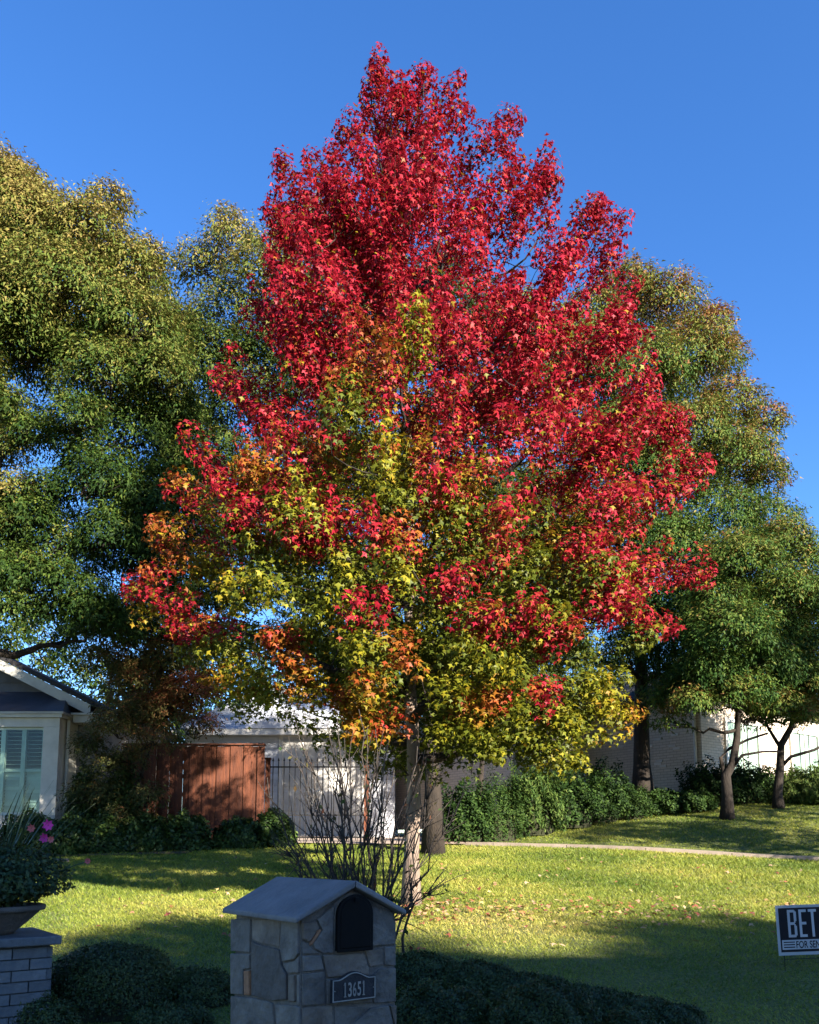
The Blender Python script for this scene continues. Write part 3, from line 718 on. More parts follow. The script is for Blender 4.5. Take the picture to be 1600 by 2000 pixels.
# ------------------------------------------------------------------ shrubs
def shrub(name, label, c, rx, ry, h, n, size, pal, group=None, tone=.5, cat='shrub', base_flat=True, upright=0.2, tmpl=OVAL_T, mat='hedge_leaf', shell=.8, lump=.06, flat=1.0):
    c = np.array([c[0], c[1], float(hgt(c[0], c[1])) if len(c) < 3 else c[2]])
    t = empty(name, c, label, cat, group)
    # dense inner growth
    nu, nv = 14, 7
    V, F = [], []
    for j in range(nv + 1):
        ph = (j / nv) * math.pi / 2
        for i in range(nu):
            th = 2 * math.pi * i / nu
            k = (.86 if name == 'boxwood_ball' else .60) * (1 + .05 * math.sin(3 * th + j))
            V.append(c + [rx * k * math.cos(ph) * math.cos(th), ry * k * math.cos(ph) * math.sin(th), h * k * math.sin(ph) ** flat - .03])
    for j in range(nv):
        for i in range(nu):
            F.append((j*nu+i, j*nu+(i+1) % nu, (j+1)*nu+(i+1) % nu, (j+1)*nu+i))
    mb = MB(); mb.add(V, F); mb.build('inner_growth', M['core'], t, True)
    o = randn(n); o[:, 2] = np.abs(o[:, 2])
    rr = shell + (1.04 - shell) * RNG.random(n) ** .5
    rr *= 1 + lump * np.sin(o[:, 0] * 7 + c[0]) * np.sin(o[:, 1] * 6 + c[1]) + lump * .6 * np.sin(o[:, 2] * 9 + o[:, 0] * 11)
    P = c + o * rr[:, None] * [rx, ry, h]
    if flat != 1.0:
        P[:, 2] = c[2] + h * rr * o[:, 2] ** flat
    N = o * 1.0 + np.array([0, 0, .3]) + RNG.normal(0, .55, (n, 3))
    T = o * .5 + np.array([0, 0, upright * 3]) + RNG.normal(0, .5, (n, 3))
    S = size * RNG.uniform(.65, 1.3, n)
    if name == 'boxwood_ball':
        st_ = RNG.random(n) < .02
        P[st_] += o[st_] * RNG.uniform(.01, .045, (st_.sum(), 1))
    w = np.clip(tone + RNG.normal(0, .2, n) + .15 * np.sin(P[:, 0] * 9) * np.sin(P[:, 2] * 11 + P[:, 1] * 7), 0, 1)
    C = mixc(pal, w) * RNG.uniform(.7, 1.25, (n, 1))
    Lv = Leaves(); Lv.add(P, N, T, S, C)
    f = Lv.build('foliage', tmpl, RHOMB_F if len(tmpl) == 4 else BLADE_F, M[mat], t)
    f['kind'] = 'stuff'
    return t
BOX = [(.012,.026,.008),(.025,.045,.012),(.05,.075,.02),(.07,.085,.022)]
def shp(px, py, dy=0):
    p = ground_hit(px, py); return (p[0], p[1] + dy)
def shrub_px(name, label, px, py_top, Y, rpx, n, size, pal, **k):
    """a mound whose top shows at py_top, at distance Y"""
    x = at(px, py_top, Y)[0]; g = float(hgt(x, Y)); z = at(px, py_top, Y)[2]
    r = rpx / FPX * Y
    return shrub(name, label, (x, Y), r, r * k.pop('ry', .9), max(.12, z - g), n, size, pal, **k)
shrub_px('boxwood_ball', 'large clipped boxwood ball between brick planter pillar and stone mailbox', 222, 1846, 5.75, 122, 20000, .021, BOX, group='clipped boxwoods', flat=.62, tmpl=WIDE_T, lump=.02)
mounds = [(95, 1950, 4.9, 62, 'small boxwood mound at the foot of the painted brick pillar'),
          (385, 1893, 5.9, 75, 'low boxwood mound touching the left side of the stone mailbox'),
          (330, 1965, 5.3, 80, 'front boxwood mound left of the mailbox below the large ball'),
          (815, 1862, 6.5, 85, 'boxwood mound beside the right edge of the stone mailbox'),
          (925, 1880, 6.35, 85, 'second boxwood mound right of the mailbox in the hedge row'),
          (1030, 1905, 6.1, 85, 'third boxwood mound right of the mailbox in the hedge row'),
          (1130, 1932, 5.85, 85, 'fourth boxwood mound right of the mailbox in the hedge row'),
          (1230, 1952, 5.6, 80, 'fifth boxwood mound right of the mailbox in the hedge row'),
          (1315, 1975, 5.4, 62, 'last and smallest boxwood mound at the right end of the hedge row'),
          (1060, 1925, 5.0, 112, 'round boxwood ball standing in front of the hedge row'),
          (850, 1925, 5.2, 105, 'front boxwood mound just right of the stone mailbox'),
          (1230, 1975, 4.9, 60, 'small boxwood mound in front of the hedge row end')]
for (px, py, Y, rp, lb) in mounds:
    shrub_px('boxwood_ball', lb, px, py, Y, rp, int(9500 * (rp / 85) ** 2), .021, BOX, group='clipped boxwoods', flat=.8, tmpl=WIDE_T, lump=.08)
FEATH = [(.012,.028,.007),(.030,.062,.012),(.066,.105,.022),(.12,.15,.04)]
sr = [(905, 1548, 17.8, 62, .3, 'mid green shrub beside the thick trunk behind the maple'), (965, 1530, 18.6, 70, .38, 'feathery green shrub next to the stone edging'), (1040, 1512, 19.2, 66, .6, 'tall feathery green shrub under the yellow maple leaves'),
      (1110, 1520, 19.8, 74, .3, 'feathery shrub at the white wall end'), (1172, 1508, 20.2, 56, .25, 'dark green shrub before the shaded brick wall, left of the tree trunk'), (1225, 1545, 20.3, 52, .35, 'low shrub at the foot of the tree trunk by the brick wall'),
      (1290, 1548, 20.5, 52, .3, 'low dark shrub right of the tree trunk by the brick wall'), (1350, 1552, 20.4, 42, .3, 'low dark shrub below the rounded glossy bush'),
      (1385, 1500, 21.2, 58, .15, 'rounded dark glossy bush at the corner of the brick house'), (1455, 1500, 21.4, 55, .15, 'rounded dark bush between the two yard trees'),
      (1490, 1525, 21.6, 45, .8, 'pale green feathery shrub left of the slim tree trunk'), (1560, 1512, 21.2, 58, .85, 'pale green rosemary like shrub right of the slim tree trunk'), (1620, 1500, 21.6, 45, .3, 'dark round bush at the right edge of the picture'), (1610, 1540, 20.6, 50, .8, 'pale green low shrub at the right edge of the picture')]
for (px, py, Y, rp, tn, lb) in sr:
    shrub_px('garden_shrub', lb, px, py, Y, rp, 7000, .075 + .035 * (tn > .5), FEATH, group='shrubs along the white brick house', tone=tn - .12, upright=.5 if tn > .5 else .1, lump=.24, shell=.6, tmpl=RHOMB_T if tn > .32 else OVAL_T, mat='leaf', flat=.6)
hl = [(240, 1500, 16.6, 42, 'tall dark shrub against the left end of the wooden fence'), (168, 1500, 16.9, 36, 'tall dark shrub added to darken the side of the gabled house'), (60, 1590, 15.9, 60, 'hedge shrub under the shuttered window'), (140, 1598, 15.9, 58, 'dark hedge shrub at the corner of the gabled house'), (215, 1600, 15.9, 52, 'dark hedge shrub behind the slim bronze tree'),  # second shrub is added to darken the bright wall beside the bay
      (290, 1596, 15.9, 52, 'leafy hedge shrub left of the fence middle'), (365, 1592, 16.0, 50, 'brighter leafy shrub in front of the wooden fence'), (470, 1602, 16.3, 55, 'dark arching shrub at the end of the wooden fence'), (535, 1585, 16.6, 42, 'dark shrub at the left post of the iron gate')]
for (px, py, Y, rp, lb) in hl:
    shrub_px('hedge_shrub', lb, px, py, Y, rp, 4600, .075, FEATH, group='shrubs along the left house and fence', tone=.3, upright=.2, lump=.1, shell=.72, ry=.7)
for px, py, lb, tn in ((108, 1668, 'small bright green plant by the flower bed edge', .95), (135, 1672, 'low green plant right of the bright one in the bed', .7), (318, 1652, 'small green plant at the foot of the hedge', .7), (190, 1660, 'small dark plant beside the slim tree stem', .4)):
    p = ground_hit(px, py)
    shrub('bed_plant', lb, (p[0], p[1]), .16, .16, .22, 260, .10, FEATH, group='small plants in the flower bed', tone=tn, upright=.4, shell=.3, tmpl=RHOMB_T, mat='leaf', cat='plant')
for i, (px, py) in enumerate(((205, 1664), (238, 1662), (275, 1662), (120, 1684))):
    p = ground_hit(px, py); mb = MB()
    poly = [(.16*math.cos(a) * (1 + .2 * math.sin(3*a+i)), .09*math.sin(a)) for a in np.linspace(0, 2*math.pi, 8)[:-1]]
    mb.prism(poly, -.03, .06, frame(p, (1,0,0), (0,1,0), (0,0,1)), .25)
    o = mb.build('edging_stone', M['stone_buff']); bevel(o, .012)
    tag(o, ['flat buff edging stone nearest the slim tree stem', 'buff edging stone in the middle of the bed edge', 'rightmost buff edging stone of the bed', 'buff stone beside the bright green plant'][i], 'stone', 'edging stones of the flower bed')

# low dry stone edging beside the thick trunk
p0 = ground_hit(872, 1632); p1 = ground_hit(950, 1630)
ed = empty('stone_edging', (p0[0], p0[1], float(hgt(p0[0], p0[1]))), 'low brown stone edging wall under the shrubs beside the thick trunk', 'low wall')
for row in range(2):
    n = 6
    for i in range(n):
        a = p0 + (p1 - p0) * ((i + .04 + .5 * (row % 2)) / n); b = p0 + (p1 - p0) * ((i + .94 + .5 * (row % 2)) / n)
        z = float(hgt(*a[:2])) + row * .13 - .02
        mb = MB().box((min(a[0], b[0]), a[1] - .1 + RNG.uniform(-.02, .02), z), (max(a[0], b[0]), a[1] + .15, z + .12 + RNG.uniform(-.01, .005)))
        bevel(mb.build('stone', M['stone_rust'], ed), .02)

# ------------------------------------------------------------------ twiggy shrub behind the mailbox
def bare_shrub():
    b = np.array([at(705, 1800, 6.7)[0], 6.7, 0]); b[2] = float(hgt(b[0], b[1]))
    t = empty('twiggy_shrub', b, 'nearly bare many stemmed shrub behind the stone mailbox', 'shrub')
    Lv = Leaves()
    targ = [(520,1660),(545,1560),(520,1500),(560,1430),(580,1410),(600,1450),(610,1500),(640,1420),(650,1470),(665,1400),(680,1440),(690,1500),(700,1400),(720,1440),(735,1420),(750,1480),(760,1440),(780,1500),(800,1450),(815,1520),(840,1560),
            (870,1500),(900,1540),(880,1620),(870,1690),(875,1730),(590,1600),(570,1640),(620,1560),(660,1540),(710,1480),(830,1470)]
    for i, (px, py) in enumerate(targ):
        y = 6.7 + RNG.normal(0, .32)
        e = at(px + RNG.normal(0, 8), py + RNG.normal(0, 10), y)
        s = b + [RNG.normal(0, .11) + (px - 705) / 1640 * .5, RNG.normal(0, .08), -.03]
        c = s * .55 + e * .45 + np.array([(px - 705) / 1640 * .25, 0, .18])
        P = bez(s, c, e, 12); P[1:-1] += RNG.normal(0, .018, (10, 3))
        mb = MB().tube(P, np.linspace(RNG.uniform(.009, .015), .003, 12), 5)
        for j in range(13):
            k = 3 + int(RNG.integers(0, 7)); d = unit(P[min(k+1, 11)] - P[k - 1] + RNG.normal(0, .16, 3) * .6)
            ln = RNG.uniform(.15, .42)
            q0 = P[k]; q2 = q0 + d * ln; q1 = (q0 + q2) / 2 + RNG.normal(0, .02, 3)
            mb.tube(bez(q0, q1, q2, 5), [.005, .004, .0035, .003, .0018], 3)
            m = int(RNG.integers(-2, 3))
            if m > 0:
                tt = RNG.random((m, 1)); pp = q0 + (q2 - q0) * (.3 + .7 * tt)
                Lv.add(pp, RNG.normal(size=(m, 3)) + [0, -.4, .5], RNG.normal(size=(m, 3)) * .7 + [0, 0, -.5], RNG.uniform(.03, .06, m), mixc([(.02,.04,.015),(.05,.08,.02),(.12,.05,.03)], RNG.random(m)))
        mb.build('stem', M['twig'], t, True)
    f = Lv.build('leaves', OVAL_T, RHOMB_F, M['leaf'], t); f['kind'] = 'stuff'
bare_shrub()

# ------------------------------------------------------------------ stone mailbox
def text_mesh(s, size, depth, wx=1.0):
    cu = bpy.data.curves.new('lettering', 'FONT'); cu.body = s; cu.size = size; cu.extrude = depth; cu.align_x = 'LEFT'; cu.offset = 0.018
    o = bpy.data.objects.new('lettering', cu); col.objects.link(o)
    bpy.context.view_layer.update()
    dg = bpy.context.evaluated_depsgraph_get()
    me = bpy.data.meshes.new_from_object(o.evaluated_get(dg))
    bpy.data.objects.remove(o)
    V = np.array([v.co[:] for v in me.vertices]); F = [tuple(p.vertices) for p in me.polygons]
    V[:, 0] *= wx
    return V, F
TH = R(37.0)
FD = np.array([math.cos(TH), math.sin(TH), 0.0]); FN = np.array([math.sin(TH), -math.cos(TH), 0.0]); UP = np.array([0, 0, 1.0])
def mailbox():
    c0 = at(588, 1900, 3.45); gz = float(hgt(c0[0], c0[1])) ; c0[2] = 0.0
    W, D = .462, .60
    zb = gz - .15
    ze = plane_hit(588, 1792, c0, FN)[2]
    zr = ze + .108
    org = np.array([c0[0], c0[1], gz])
    t = empty('mailbox_pillar', org, 'stone clad pillar mailbox with gabled slab roof and number plaque', 'mailbox')
    LD = -FN                                     # left face runs back along this
    LN = -FD                                     # and looks this way
    # mortar core
    fr = frame(c0, FD, LD, UP)
    mb = MB()
    V = [fr(p) for p in ((0,0,zb),(W,0,zb),(W,D,zb),(0,D,zb),(0,0,ze),(W,0,ze),(W,D,ze),(0,D,ze),(W/2,0,zr),(W/2,D,zr))]
    mb.add(V, [(0,3,2,1),(0,1,5,8,4),(1,2,6,5),(2,3,7,9,6),(3,0,4,7),(4,8,9,7),(8,5,6,9)])
    core = mb.build('pillar_core', M['mortar'], t)
    s = .2625
    def crop(p): return 400 + p[0] * s, 1680 + p[1] * s
    front = [([(722,470),(820,450),(840,500),(800,560),(770,612),(725,585)],'stone_buff'),
             ([(828,440),(955,335),(950,690),(872,694),(810,655),(800,625),(870,520)],'stone_grey'),
             ([(848,512),(866,522),(798,628),(778,640),(776,618)],'stone_rust'),
             ([(725,600),(768,628),(800,662),(858,698),(725,700)],'stone_grey'),
             ([(725,714),(856,710),(882,814),(725,830)],'stone_grey'),
             ([(722,848),(882,830),(892,1072),(722,1084)],'stone_grey'),
             ([(872,708),(1172,690),(1214,800),(1214,850),(905,872),(892,815)],'stone_buff'),
             ([(1228,342),(1398,392),(1408,625),(1228,642)],'stone_grey'),
             ([(960,325),(1095,215),(1225,330),(1225,640),(1180,660),(958,685)],'stone_grey'),
             ([(1186,668),(1320,655),(1325,780),(1225,795)],'stone_buff'),
             ([(1332,650),(1412,640),(1416,785),(1336,782)],'stone_grey'),
             ([(1250,855),(1292,812),(1417,800),(1417,1055),(1250,1065)],'stone_grey'),
             ([(897,885),(1238,862),(1240,1062),(902,1072)],'stone_grey'),
             ([(722,1100),(762,1098),(945,1082),(948,1225),(722,1225)],'stone_buff'),
             ([(962,1086),(1216,1096),(1100,1190),(1066,1225),(962,1225)],'stone_grey'),
             ([(1232,1098),(1360,1080),(1398,1225),(1086,1225),(1120,1195)],'stone_grey'),
             ([(1372,1082),(1417,1078),(1417,1225),(1408,1225)],'stone_buff')]
    left = [([(205,440),(352,440),(346,688),(205,676)],'stone_grey'), ([(364,440),(574,440),(568,648),(430,618),(364,588)],'stone_buff'),
            ([(586,440),(711,440),(711,698),(680,738),(594,756),(578,660)],'stone_grey'), ([(362,602),(430,632),(568,664),(582,782),(620,850),(624,1038),(520,1048),(362,1008)],'stone_dark'),
            ([(203,694),(345,700),(345,806),(300,812),(300,1002),(206,996)],'stone_grey'), ([(308,822),(346,818),(350,1004),(310,1004)],'stone_rust'),
            ([(596,772),(680,752),(711,714),(711,838),(634,842)],'stone_grey'), ([(640,856),(684,854),(684,1052),(640,1054)],'stone_buff'), ([(692,856),(711,852),(711,1080),(692,1070)],'stone_grey'),
            ([(206,1012),(345,1022),(500,1054),(518,1070),(528,1225),(206,1225)],'stone_grey'), ([(536,1074),(690,1082),(711,1094),(711,1225),(544,1225)],'stone_grey')]
    def put(polys, p0, eu, n):
        for poly, mt in polys:
            q = [plane_hit(*crop(p), p0, n) for p in poly]
            uv = [((a - p0) @ eu, a[2]) for a in q]
            uv = np.array(uv)
            cc = uv.mean(0); uv = cc + (uv - cc) * 1.008
            f2 = frame((p0[0], p0[1], 0), eu, UP, n)
            th = RNG.uniform(.005, .014)
            a2 = sum(uv[i][0] * uv[(i+1) % len(uv)][1] - uv[(i+1) % len(uv)][0] * uv[i][1] for i in range(len(uv)))
            if (np.cross(eu, UP) @ n) * a2 < 0: uv = uv[::-1]
            o = MB().prism(uv, -.02, th, f2, .015).build('stone', M[mt], t)
            bevel(o, .004, 2)
    put(front, c0, FD, FN)
    put(left, c0, LD, LN)
    # plain courses lower down and on the hidden faces
    zlow = min(plane_hit(*crop((722, 1235)), c0, FN)[2], plane_hit(*crop((300, 1235)), c0, LN)[2])
    def courses(o, eu, n, wd, ztop):
        z = ztop; k = 0
        while z > zb + .05:
            hh = RNG.uniform(.12, .2); u = 0
            while u < wd - .03:
                w2 = min(RNG.uniform(.12, .26), wd - u)
                if wd - u - w2 < .06: w2 = wd - u
                poly = np.array([(u+.006, z-hh+.006), (u+w2-.006, z-hh+.006+RNG.uniform(0,.01)), (u+w2-.006, z-.006), (u+.006, z-.006)])
                if (np.cross(eu, UP) @ n) < 0: poly = poly[::-1]
                bevel(MB().prism(poly, -.02, RNG.uniform(.008, .018), frame((o[0], o[1], 0), eu, UP, n), .02).build('stone', M[['stone_grey','stone_buff','stone_grey','stone_dark'][k % 4]], t), .006)
                u += w2; k += 1
            z -= hh
    courses(c0, FD, FN, W, zlow - .005); courses(c0, LD, LN, D, zlow - .005)
    courses(c0 + FD * W, LD, FD, D, ze - .03); courses(c0 + LD * D, FD, LD, W, ze - .03)
    # roof slabs
    of, th = .045, .028
    sl = (zr - ze) / (W / 2)
    for sgn in (-1, 1):
        o_ = .052 if sgn < 0 else .034
        x_e = -o_ if sgn < 0 else W + o_
        z_e = ze - o_ * sl + .004
        zt = zr + .006
        dn = th * math.sqrt(1 + sl * sl)
        xr = W / 2 + (0.0015 if sgn > 0 else -0.0015)
        V = [fr(p) for p in ((x_e,-of,z_e),(xr,-of,zt),(xr,D+of,zt),(x_e,D+of,z_e),(x_e,-of,z_e+dn*.75),(xr,-of,zt+dn),(xr,D+of,zt+dn),(x_e,D+of,z_e+dn*.75))]
        F = [(0,1,2,3),(4,7,6,5),(0,4,5,1),(1,5,6,2),(2,6,7,3),(3,7,4,0)]
        if sgn < 0: F = [f[::-1] for f in F]
        o = MB().add(V, F).build('roof_slab', M['slab'], t); bevel(o, .007, 2)
    # arched metal box let into the pillar: rim, door, handle
    f2 = frame((c0[0], c0[1], 0), FD, UP, FN)
    uA = (plane_hit(652, 1800, c0, FN) - c0) @ FD; uB = (plane_hit(722, 1800, c0, FN) - c0) @ FD
    uc, hw = (uA + uB) / 2, (uB - uA) / 2
    z0 = plane_hit(690, 1857, c0, FN)[2]; z1 = plane_hit(690, 1746, c0, FN)[2]
    def arch(hw, z0, z1, n=14):
        p = [(uc - hw, z0), (uc + hw, z0)]
        zc = z1 - hw * .95
        return np.array(p + [(uc + hw * math.cos(a), zc + hw * .95 * math.sin(a)) for a in np.linspace(0, math.pi, n)])
    box = MB().prism(arch(hw * .96, z0 + .006, z1 - .006), -.2, .022, f2).build('letter_box', M['black_metal'], t)
    door = MB().prism(arch(hw, z0, z1), .0225, .030, f2).build('letter_box_door', M['black_metal'], t); bevel(door, .004, 2)
    MB().prism(arch(hw * .84, z0 + .014, z1 - .014), .0303, .033, f2, .03).build('door_panel', M['black_metal'], door)
    MB().box((uc - .012, z1 - .03, .0335), (uc + .012, z1 - .012, .045), f2).build('door_handle', M['black_metal'], door)
    # number plaque
    a = (plane_hit(641, 1925, c0, FN) - c0) @ FD; b = (plane_hit(726, 1925, c0, FN) - c0) @ FD
    zz0 = plane_hit(683, 1953, c0, FN)[2]; zsh = plane_hit(683, 1908, c0, FN)[2]; ztp = plane_hit(683, 1896, c0, FN)[2]
    def pl(g):
        m = (a + b) / 2; L = (b - a) / 2 - g
        pts = [(m - L, zz0 + g), (m + L, zz0 + g), (m + L, zsh - g)]
        for f in np.linspace(.72, -.72, 13):
            e = .5 + .5 * math.cos(math.pi * f / .72)
            pts.append((m + L * f, zsh - g + (ztp - zsh) * e ** .7))
        pts.append((m - L, zsh - g))
        return np.array(pts)
    pq = MB().prism(pl(0), .017, .03, f2).build('number_plaque', M['plaque'], t)
    outer, inner = pl(.003), pl(.007)
    n = len(outer); V = [f2((p[0], p[1], .0335)) for p in outer] + [f2((p[0], p[1], .0335)) for p in inner] + [f2((p[0], p[1], .0295)) for p in outer] + [f2((p[0], p[1], .0295)) for p in inner]
    F = []
    for i in range(n):
        j = (i + 1) % n
        F += [(i, j, n + j, n + i), (2*n+j, 2*n+i, 3*n+i, 3*n+j), (i, 2*n+i, 2*n+j, j), (n+i, n+j, 3*n+j, 3*n+i)]
    MB().add(V, F).build('border', M['silver'], pq)
    x0 = a + (b - a) * .235; x1 = a + (b - a) * .765; hgt_d = (zsh - zz0) * .62
    adv = (x1 - x0) / 5
    for i, ch in enumerate("13651"):
        if ch == '1':
            m_ = x0 + adv * (i + .5); zb_ = zz0 + (zsh - zz0) * .2; st = adv * .11; mb = MB()
            for (xa, za, xb, zc_) in ((-st, 0, st, hgt_d), (-adv * .26, 0, -st, .0035), (st, 0, adv * .26, .0035)):
                mb.box((m_ + xa, zb_ + za, .0305), (m_ + xb, zb_ + zc_, .0337), f2)
            mb.prism(np.array([(m_ - st - adv * .17, zb_ + hgt_d * .80), (m_ - st, zb_ + hgt_d * .86), (m_ - st, zb_ + hgt_d)]), .0305, .0337, f2)
            mb.build('digit', M['silver'], pq); continue
        V, F = text_mesh(ch, 1.0, .0)
        V = V[:, :3]; mn, mx = V.min(0), V.max(0)
        w_ = adv * (.5 if ch == '1' else .78)
        U = np.stack([(V[:, 0] - mn[0]) / (mx[0] - mn[0]) * w_ + x0 + adv * i + (adv - w_) / 2, (V[:, 1] - mn[1]) / (mx[1] - mn[1]) * hgt_d + zz0 + (zsh - zz0) * .2], 1)
        mb = MB(); k = len(U)
        mb.add([f2((p[0], p[1], .0335)) for p in U], F)
        mb.build('digit', M['silver'], pq)
    for sx in (.06, .94):
        MB().tube([f2((a + (b - a) * sx, (zz0 + zsh) / 2, .028)), f2((a + (b - a) * sx, (zz0 + zsh) / 2, .033))], [.0025, .0025], 8).build('screw', M['silver'], pq)
mailbox()

# ------------------------------------------------------------------ painted brick pillar with planter bowl
def pillar():
    c1 = at(100, 1880, 5.25); W = .62
    gz = float(hgt(c1[0], c1[1])); ztop = plane_hit(100, 1845, c1, FN)[2]
    o0 = c1 - FD * W; o0[2] = 0
    org = np.array([o0[0], o0[1], gz])
    t = empty('brick_pillar', org, 'low grey painted brick pillar with flat cap at the left edge', 'pillar')
    LD = -FN
    fr = frame(o0, FD, LD, UP)
    MB().box((.008, .008, gz - .1), (W - .008, W - .008, ztop), fr).build('pillar_core', M['paint_mortar'], t)
    bh, bl = .066, .198
    def bm(L):
        m = MB().box((0, -.006, 0), (L, .05, bh - .008)); return m
    shared = {}
    z = ztop - .006; row = 0
    while z - bh > gz - .1:
        for side in range(4):
            u = -.0 if row % 2 == 0 else -bl / 2
            while u < W - .02:
                a = max(u, 0); b = min(u + bl, W)
                if b - a > .03:
                    o = fr((0, 0, 0)); L = round(b - a - .008, 3)
                    if L not in shared:
                        me = bpy.data.meshes.new('brick'); mm = bm(L); me.from_pydata(mm.v, [], mm.f); me.materials.append(M['paint_brick']); shared[L] = me
                    loc = [fr((a + .004, 0, z - bh)), fr((W, a + .004, z - bh)), fr((W - a - .004, W, z - bh)), fr((0, W - a - .004, z - bh))][side]
                    ob = bpy.data.objects.new('brick', shared[L]); col.objects.link(ob); ob.parent = t; LOC[ob] = LOC[t]
                    ob.location = Vector(loc - org); ob.rotation_euler = (0, 0, TH + side * math.pi / 2)
                u += bl
        z -= bh; row += 1
    cap = MB().box((-.045, -.045, ztop + .001), (W + .045, W + .045, ztop + .055), fr).build('cap', M['paint_brick'], t); bevel(cap, .008)
    # bowl
    cen = fr((W * .5, W * .5, 0)); cen[2] = ztop + .055
    zr = at(70, 1768, cen[1])[2]
    rr = (at(80, 1775, cen[1])[0] - cen[0])
    b = empty('planter_bowl', cen, 'grey stone bowl planter standing on the painted brick pillar', 'planter')
    H = zr - cen[2]
    prof = [(.30*rr, 0), (.46*rr, .0), (.52*rr, .12*H), (.70*rr, .40*H), (.88*rr, .72*H), (.92*rr, .80*H), (1.0*rr, .82*H), (1.01*rr, .97*H), (.98*rr, H), (.88*rr, H), (.84*rr, .85*H), (.0, .80*H)]
    V, F = [], []; n = 32
    for r_, z_ in prof:
        for i in range(n):
            V.append(cen + [r_*math.cos(2*math.pi*i/n), r_*math.sin(2*math.pi*i/n), z_ + .001])
    for j in range(len(prof) - 1):
        for i in range(n): F.append((j*n+i, j*n+(i+1) % n, (j+1)*n+(i+1) % n, (j+1)*n+i))
    MB().add(V, F).build('bowl', M['planter'], b, True)
    soil = cen + [0, 0, .82*H]
    # planting: leafy mass, strap leaves, flowers
    pl = empty('bowl_planting', soil, 'dark leafy planting with spiky strap leaves and magenta flowers in the bowl', 'plant')
    Lv = Leaves(); n = 7500
    o = randn(n); o[:, 2] = np.abs(o[:, 2])
    P = soil + o * (RNG.random((n, 1)) ** .45) * [rr * 1.42, rr * 1.2, .38] + np.array([.05, 0, .0])
    P[:, 2] += .05 + .35 * np.clip(np.linalg.norm((P - soil)[:, :2], axis=1) - rr * .8, 0, 1)
    Lv.add(P, o + RNG.normal(0, .5, (n, 3)) + [0, 0, .4], o + RNG.normal(0, .5, (n, 3)) + [0, 0, .3], RNG.uniform(.02, .042, n), mixc([(.012,.028,.010),(.03,.055,.015),(.05,.08,.025)], RNG.random(n)))
    f = Lv.build('foliage', OVAL_T, RHOMB_F, M['hedge_leaf'], pl); f['kind'] = 'stuff'
    for i in range(70):
        a = RNG.uniform(0, 2*math.pi); e = RNG.uniform(.95, 1.5); L = RNG.uniform(.5, .86)
        s = soil + [RNG.normal(0, .05), RNG.normal(0, .05), 0]
        d = np.array([math.cos(a)*math.cos(e), math.sin(a)*math.cos(e), math.sin(e)])
        e2 = s + d * L + np.array([math.cos(a), math.sin(a), 0]) * L * .18
        Q = bez(s, s + d * L * .6, e2, 7); sd = np.array([-math.sin(a), math.cos(a), 0]) * .007
        V = []; F = []
        for j, qq in enumerate(Q):
            w = 1 - (j / 6) ** 2 * .92; V += [qq - sd * w, qq + [0,0,.002], qq + sd * w]
        for j in range(6): F += [(3*j,3*j+1,3*j+4,3*j+3),(3*j+1,3*j+2,3*j+5,3*j+4)]
        MB().add(V, F).build('strap_leaf', M['strap'], pl)
    fl = [(95,1612,.035,'pink'),(87,1637,.030,'pink'),(62,1618,.026,'coral'),(100,1640,.022,'coral'),(172,1682,.020,'coral')]
    for (px, py, r_, m) in fl:
        c = at(px, py, cen[1] - .05 + RNG.normal(0, .03))
        hub = MB()
        for k in range(7):
            a = k * 2 * math.pi / 7; d = np.array([math.cos(a), -.35 + .1*math.sin(3*a), math.sin(a)]); s = np.cross(d, [0, -1, 0])
            hub.add([c, c + d*r_*.6 + s*r_*.35, c + d*r_ * 1.1, c + d*r_*.6 - s*r_*.35], [(0,1,2,3)])
        fo = hub.build('flower', M[m], pl)
        MB().tube(bez(soil + [.05, 0, .05], (soil + c)/2 + [0,0,.06], c, 6), [.003]*6, 4).build('flower_stalk', M['strap'], fo)
M['strap'] = surf('strap', (.05, .075, .03), (.03, .05, .02), 5, .5)
M['pink'] = surf('pink', (.62, .04, .30), (.5, .03, .24), 8, .6)
M['coral'] = surf('coral', (.42, .10, .10), (.34, .07, .07), 8, .6)
pillar()

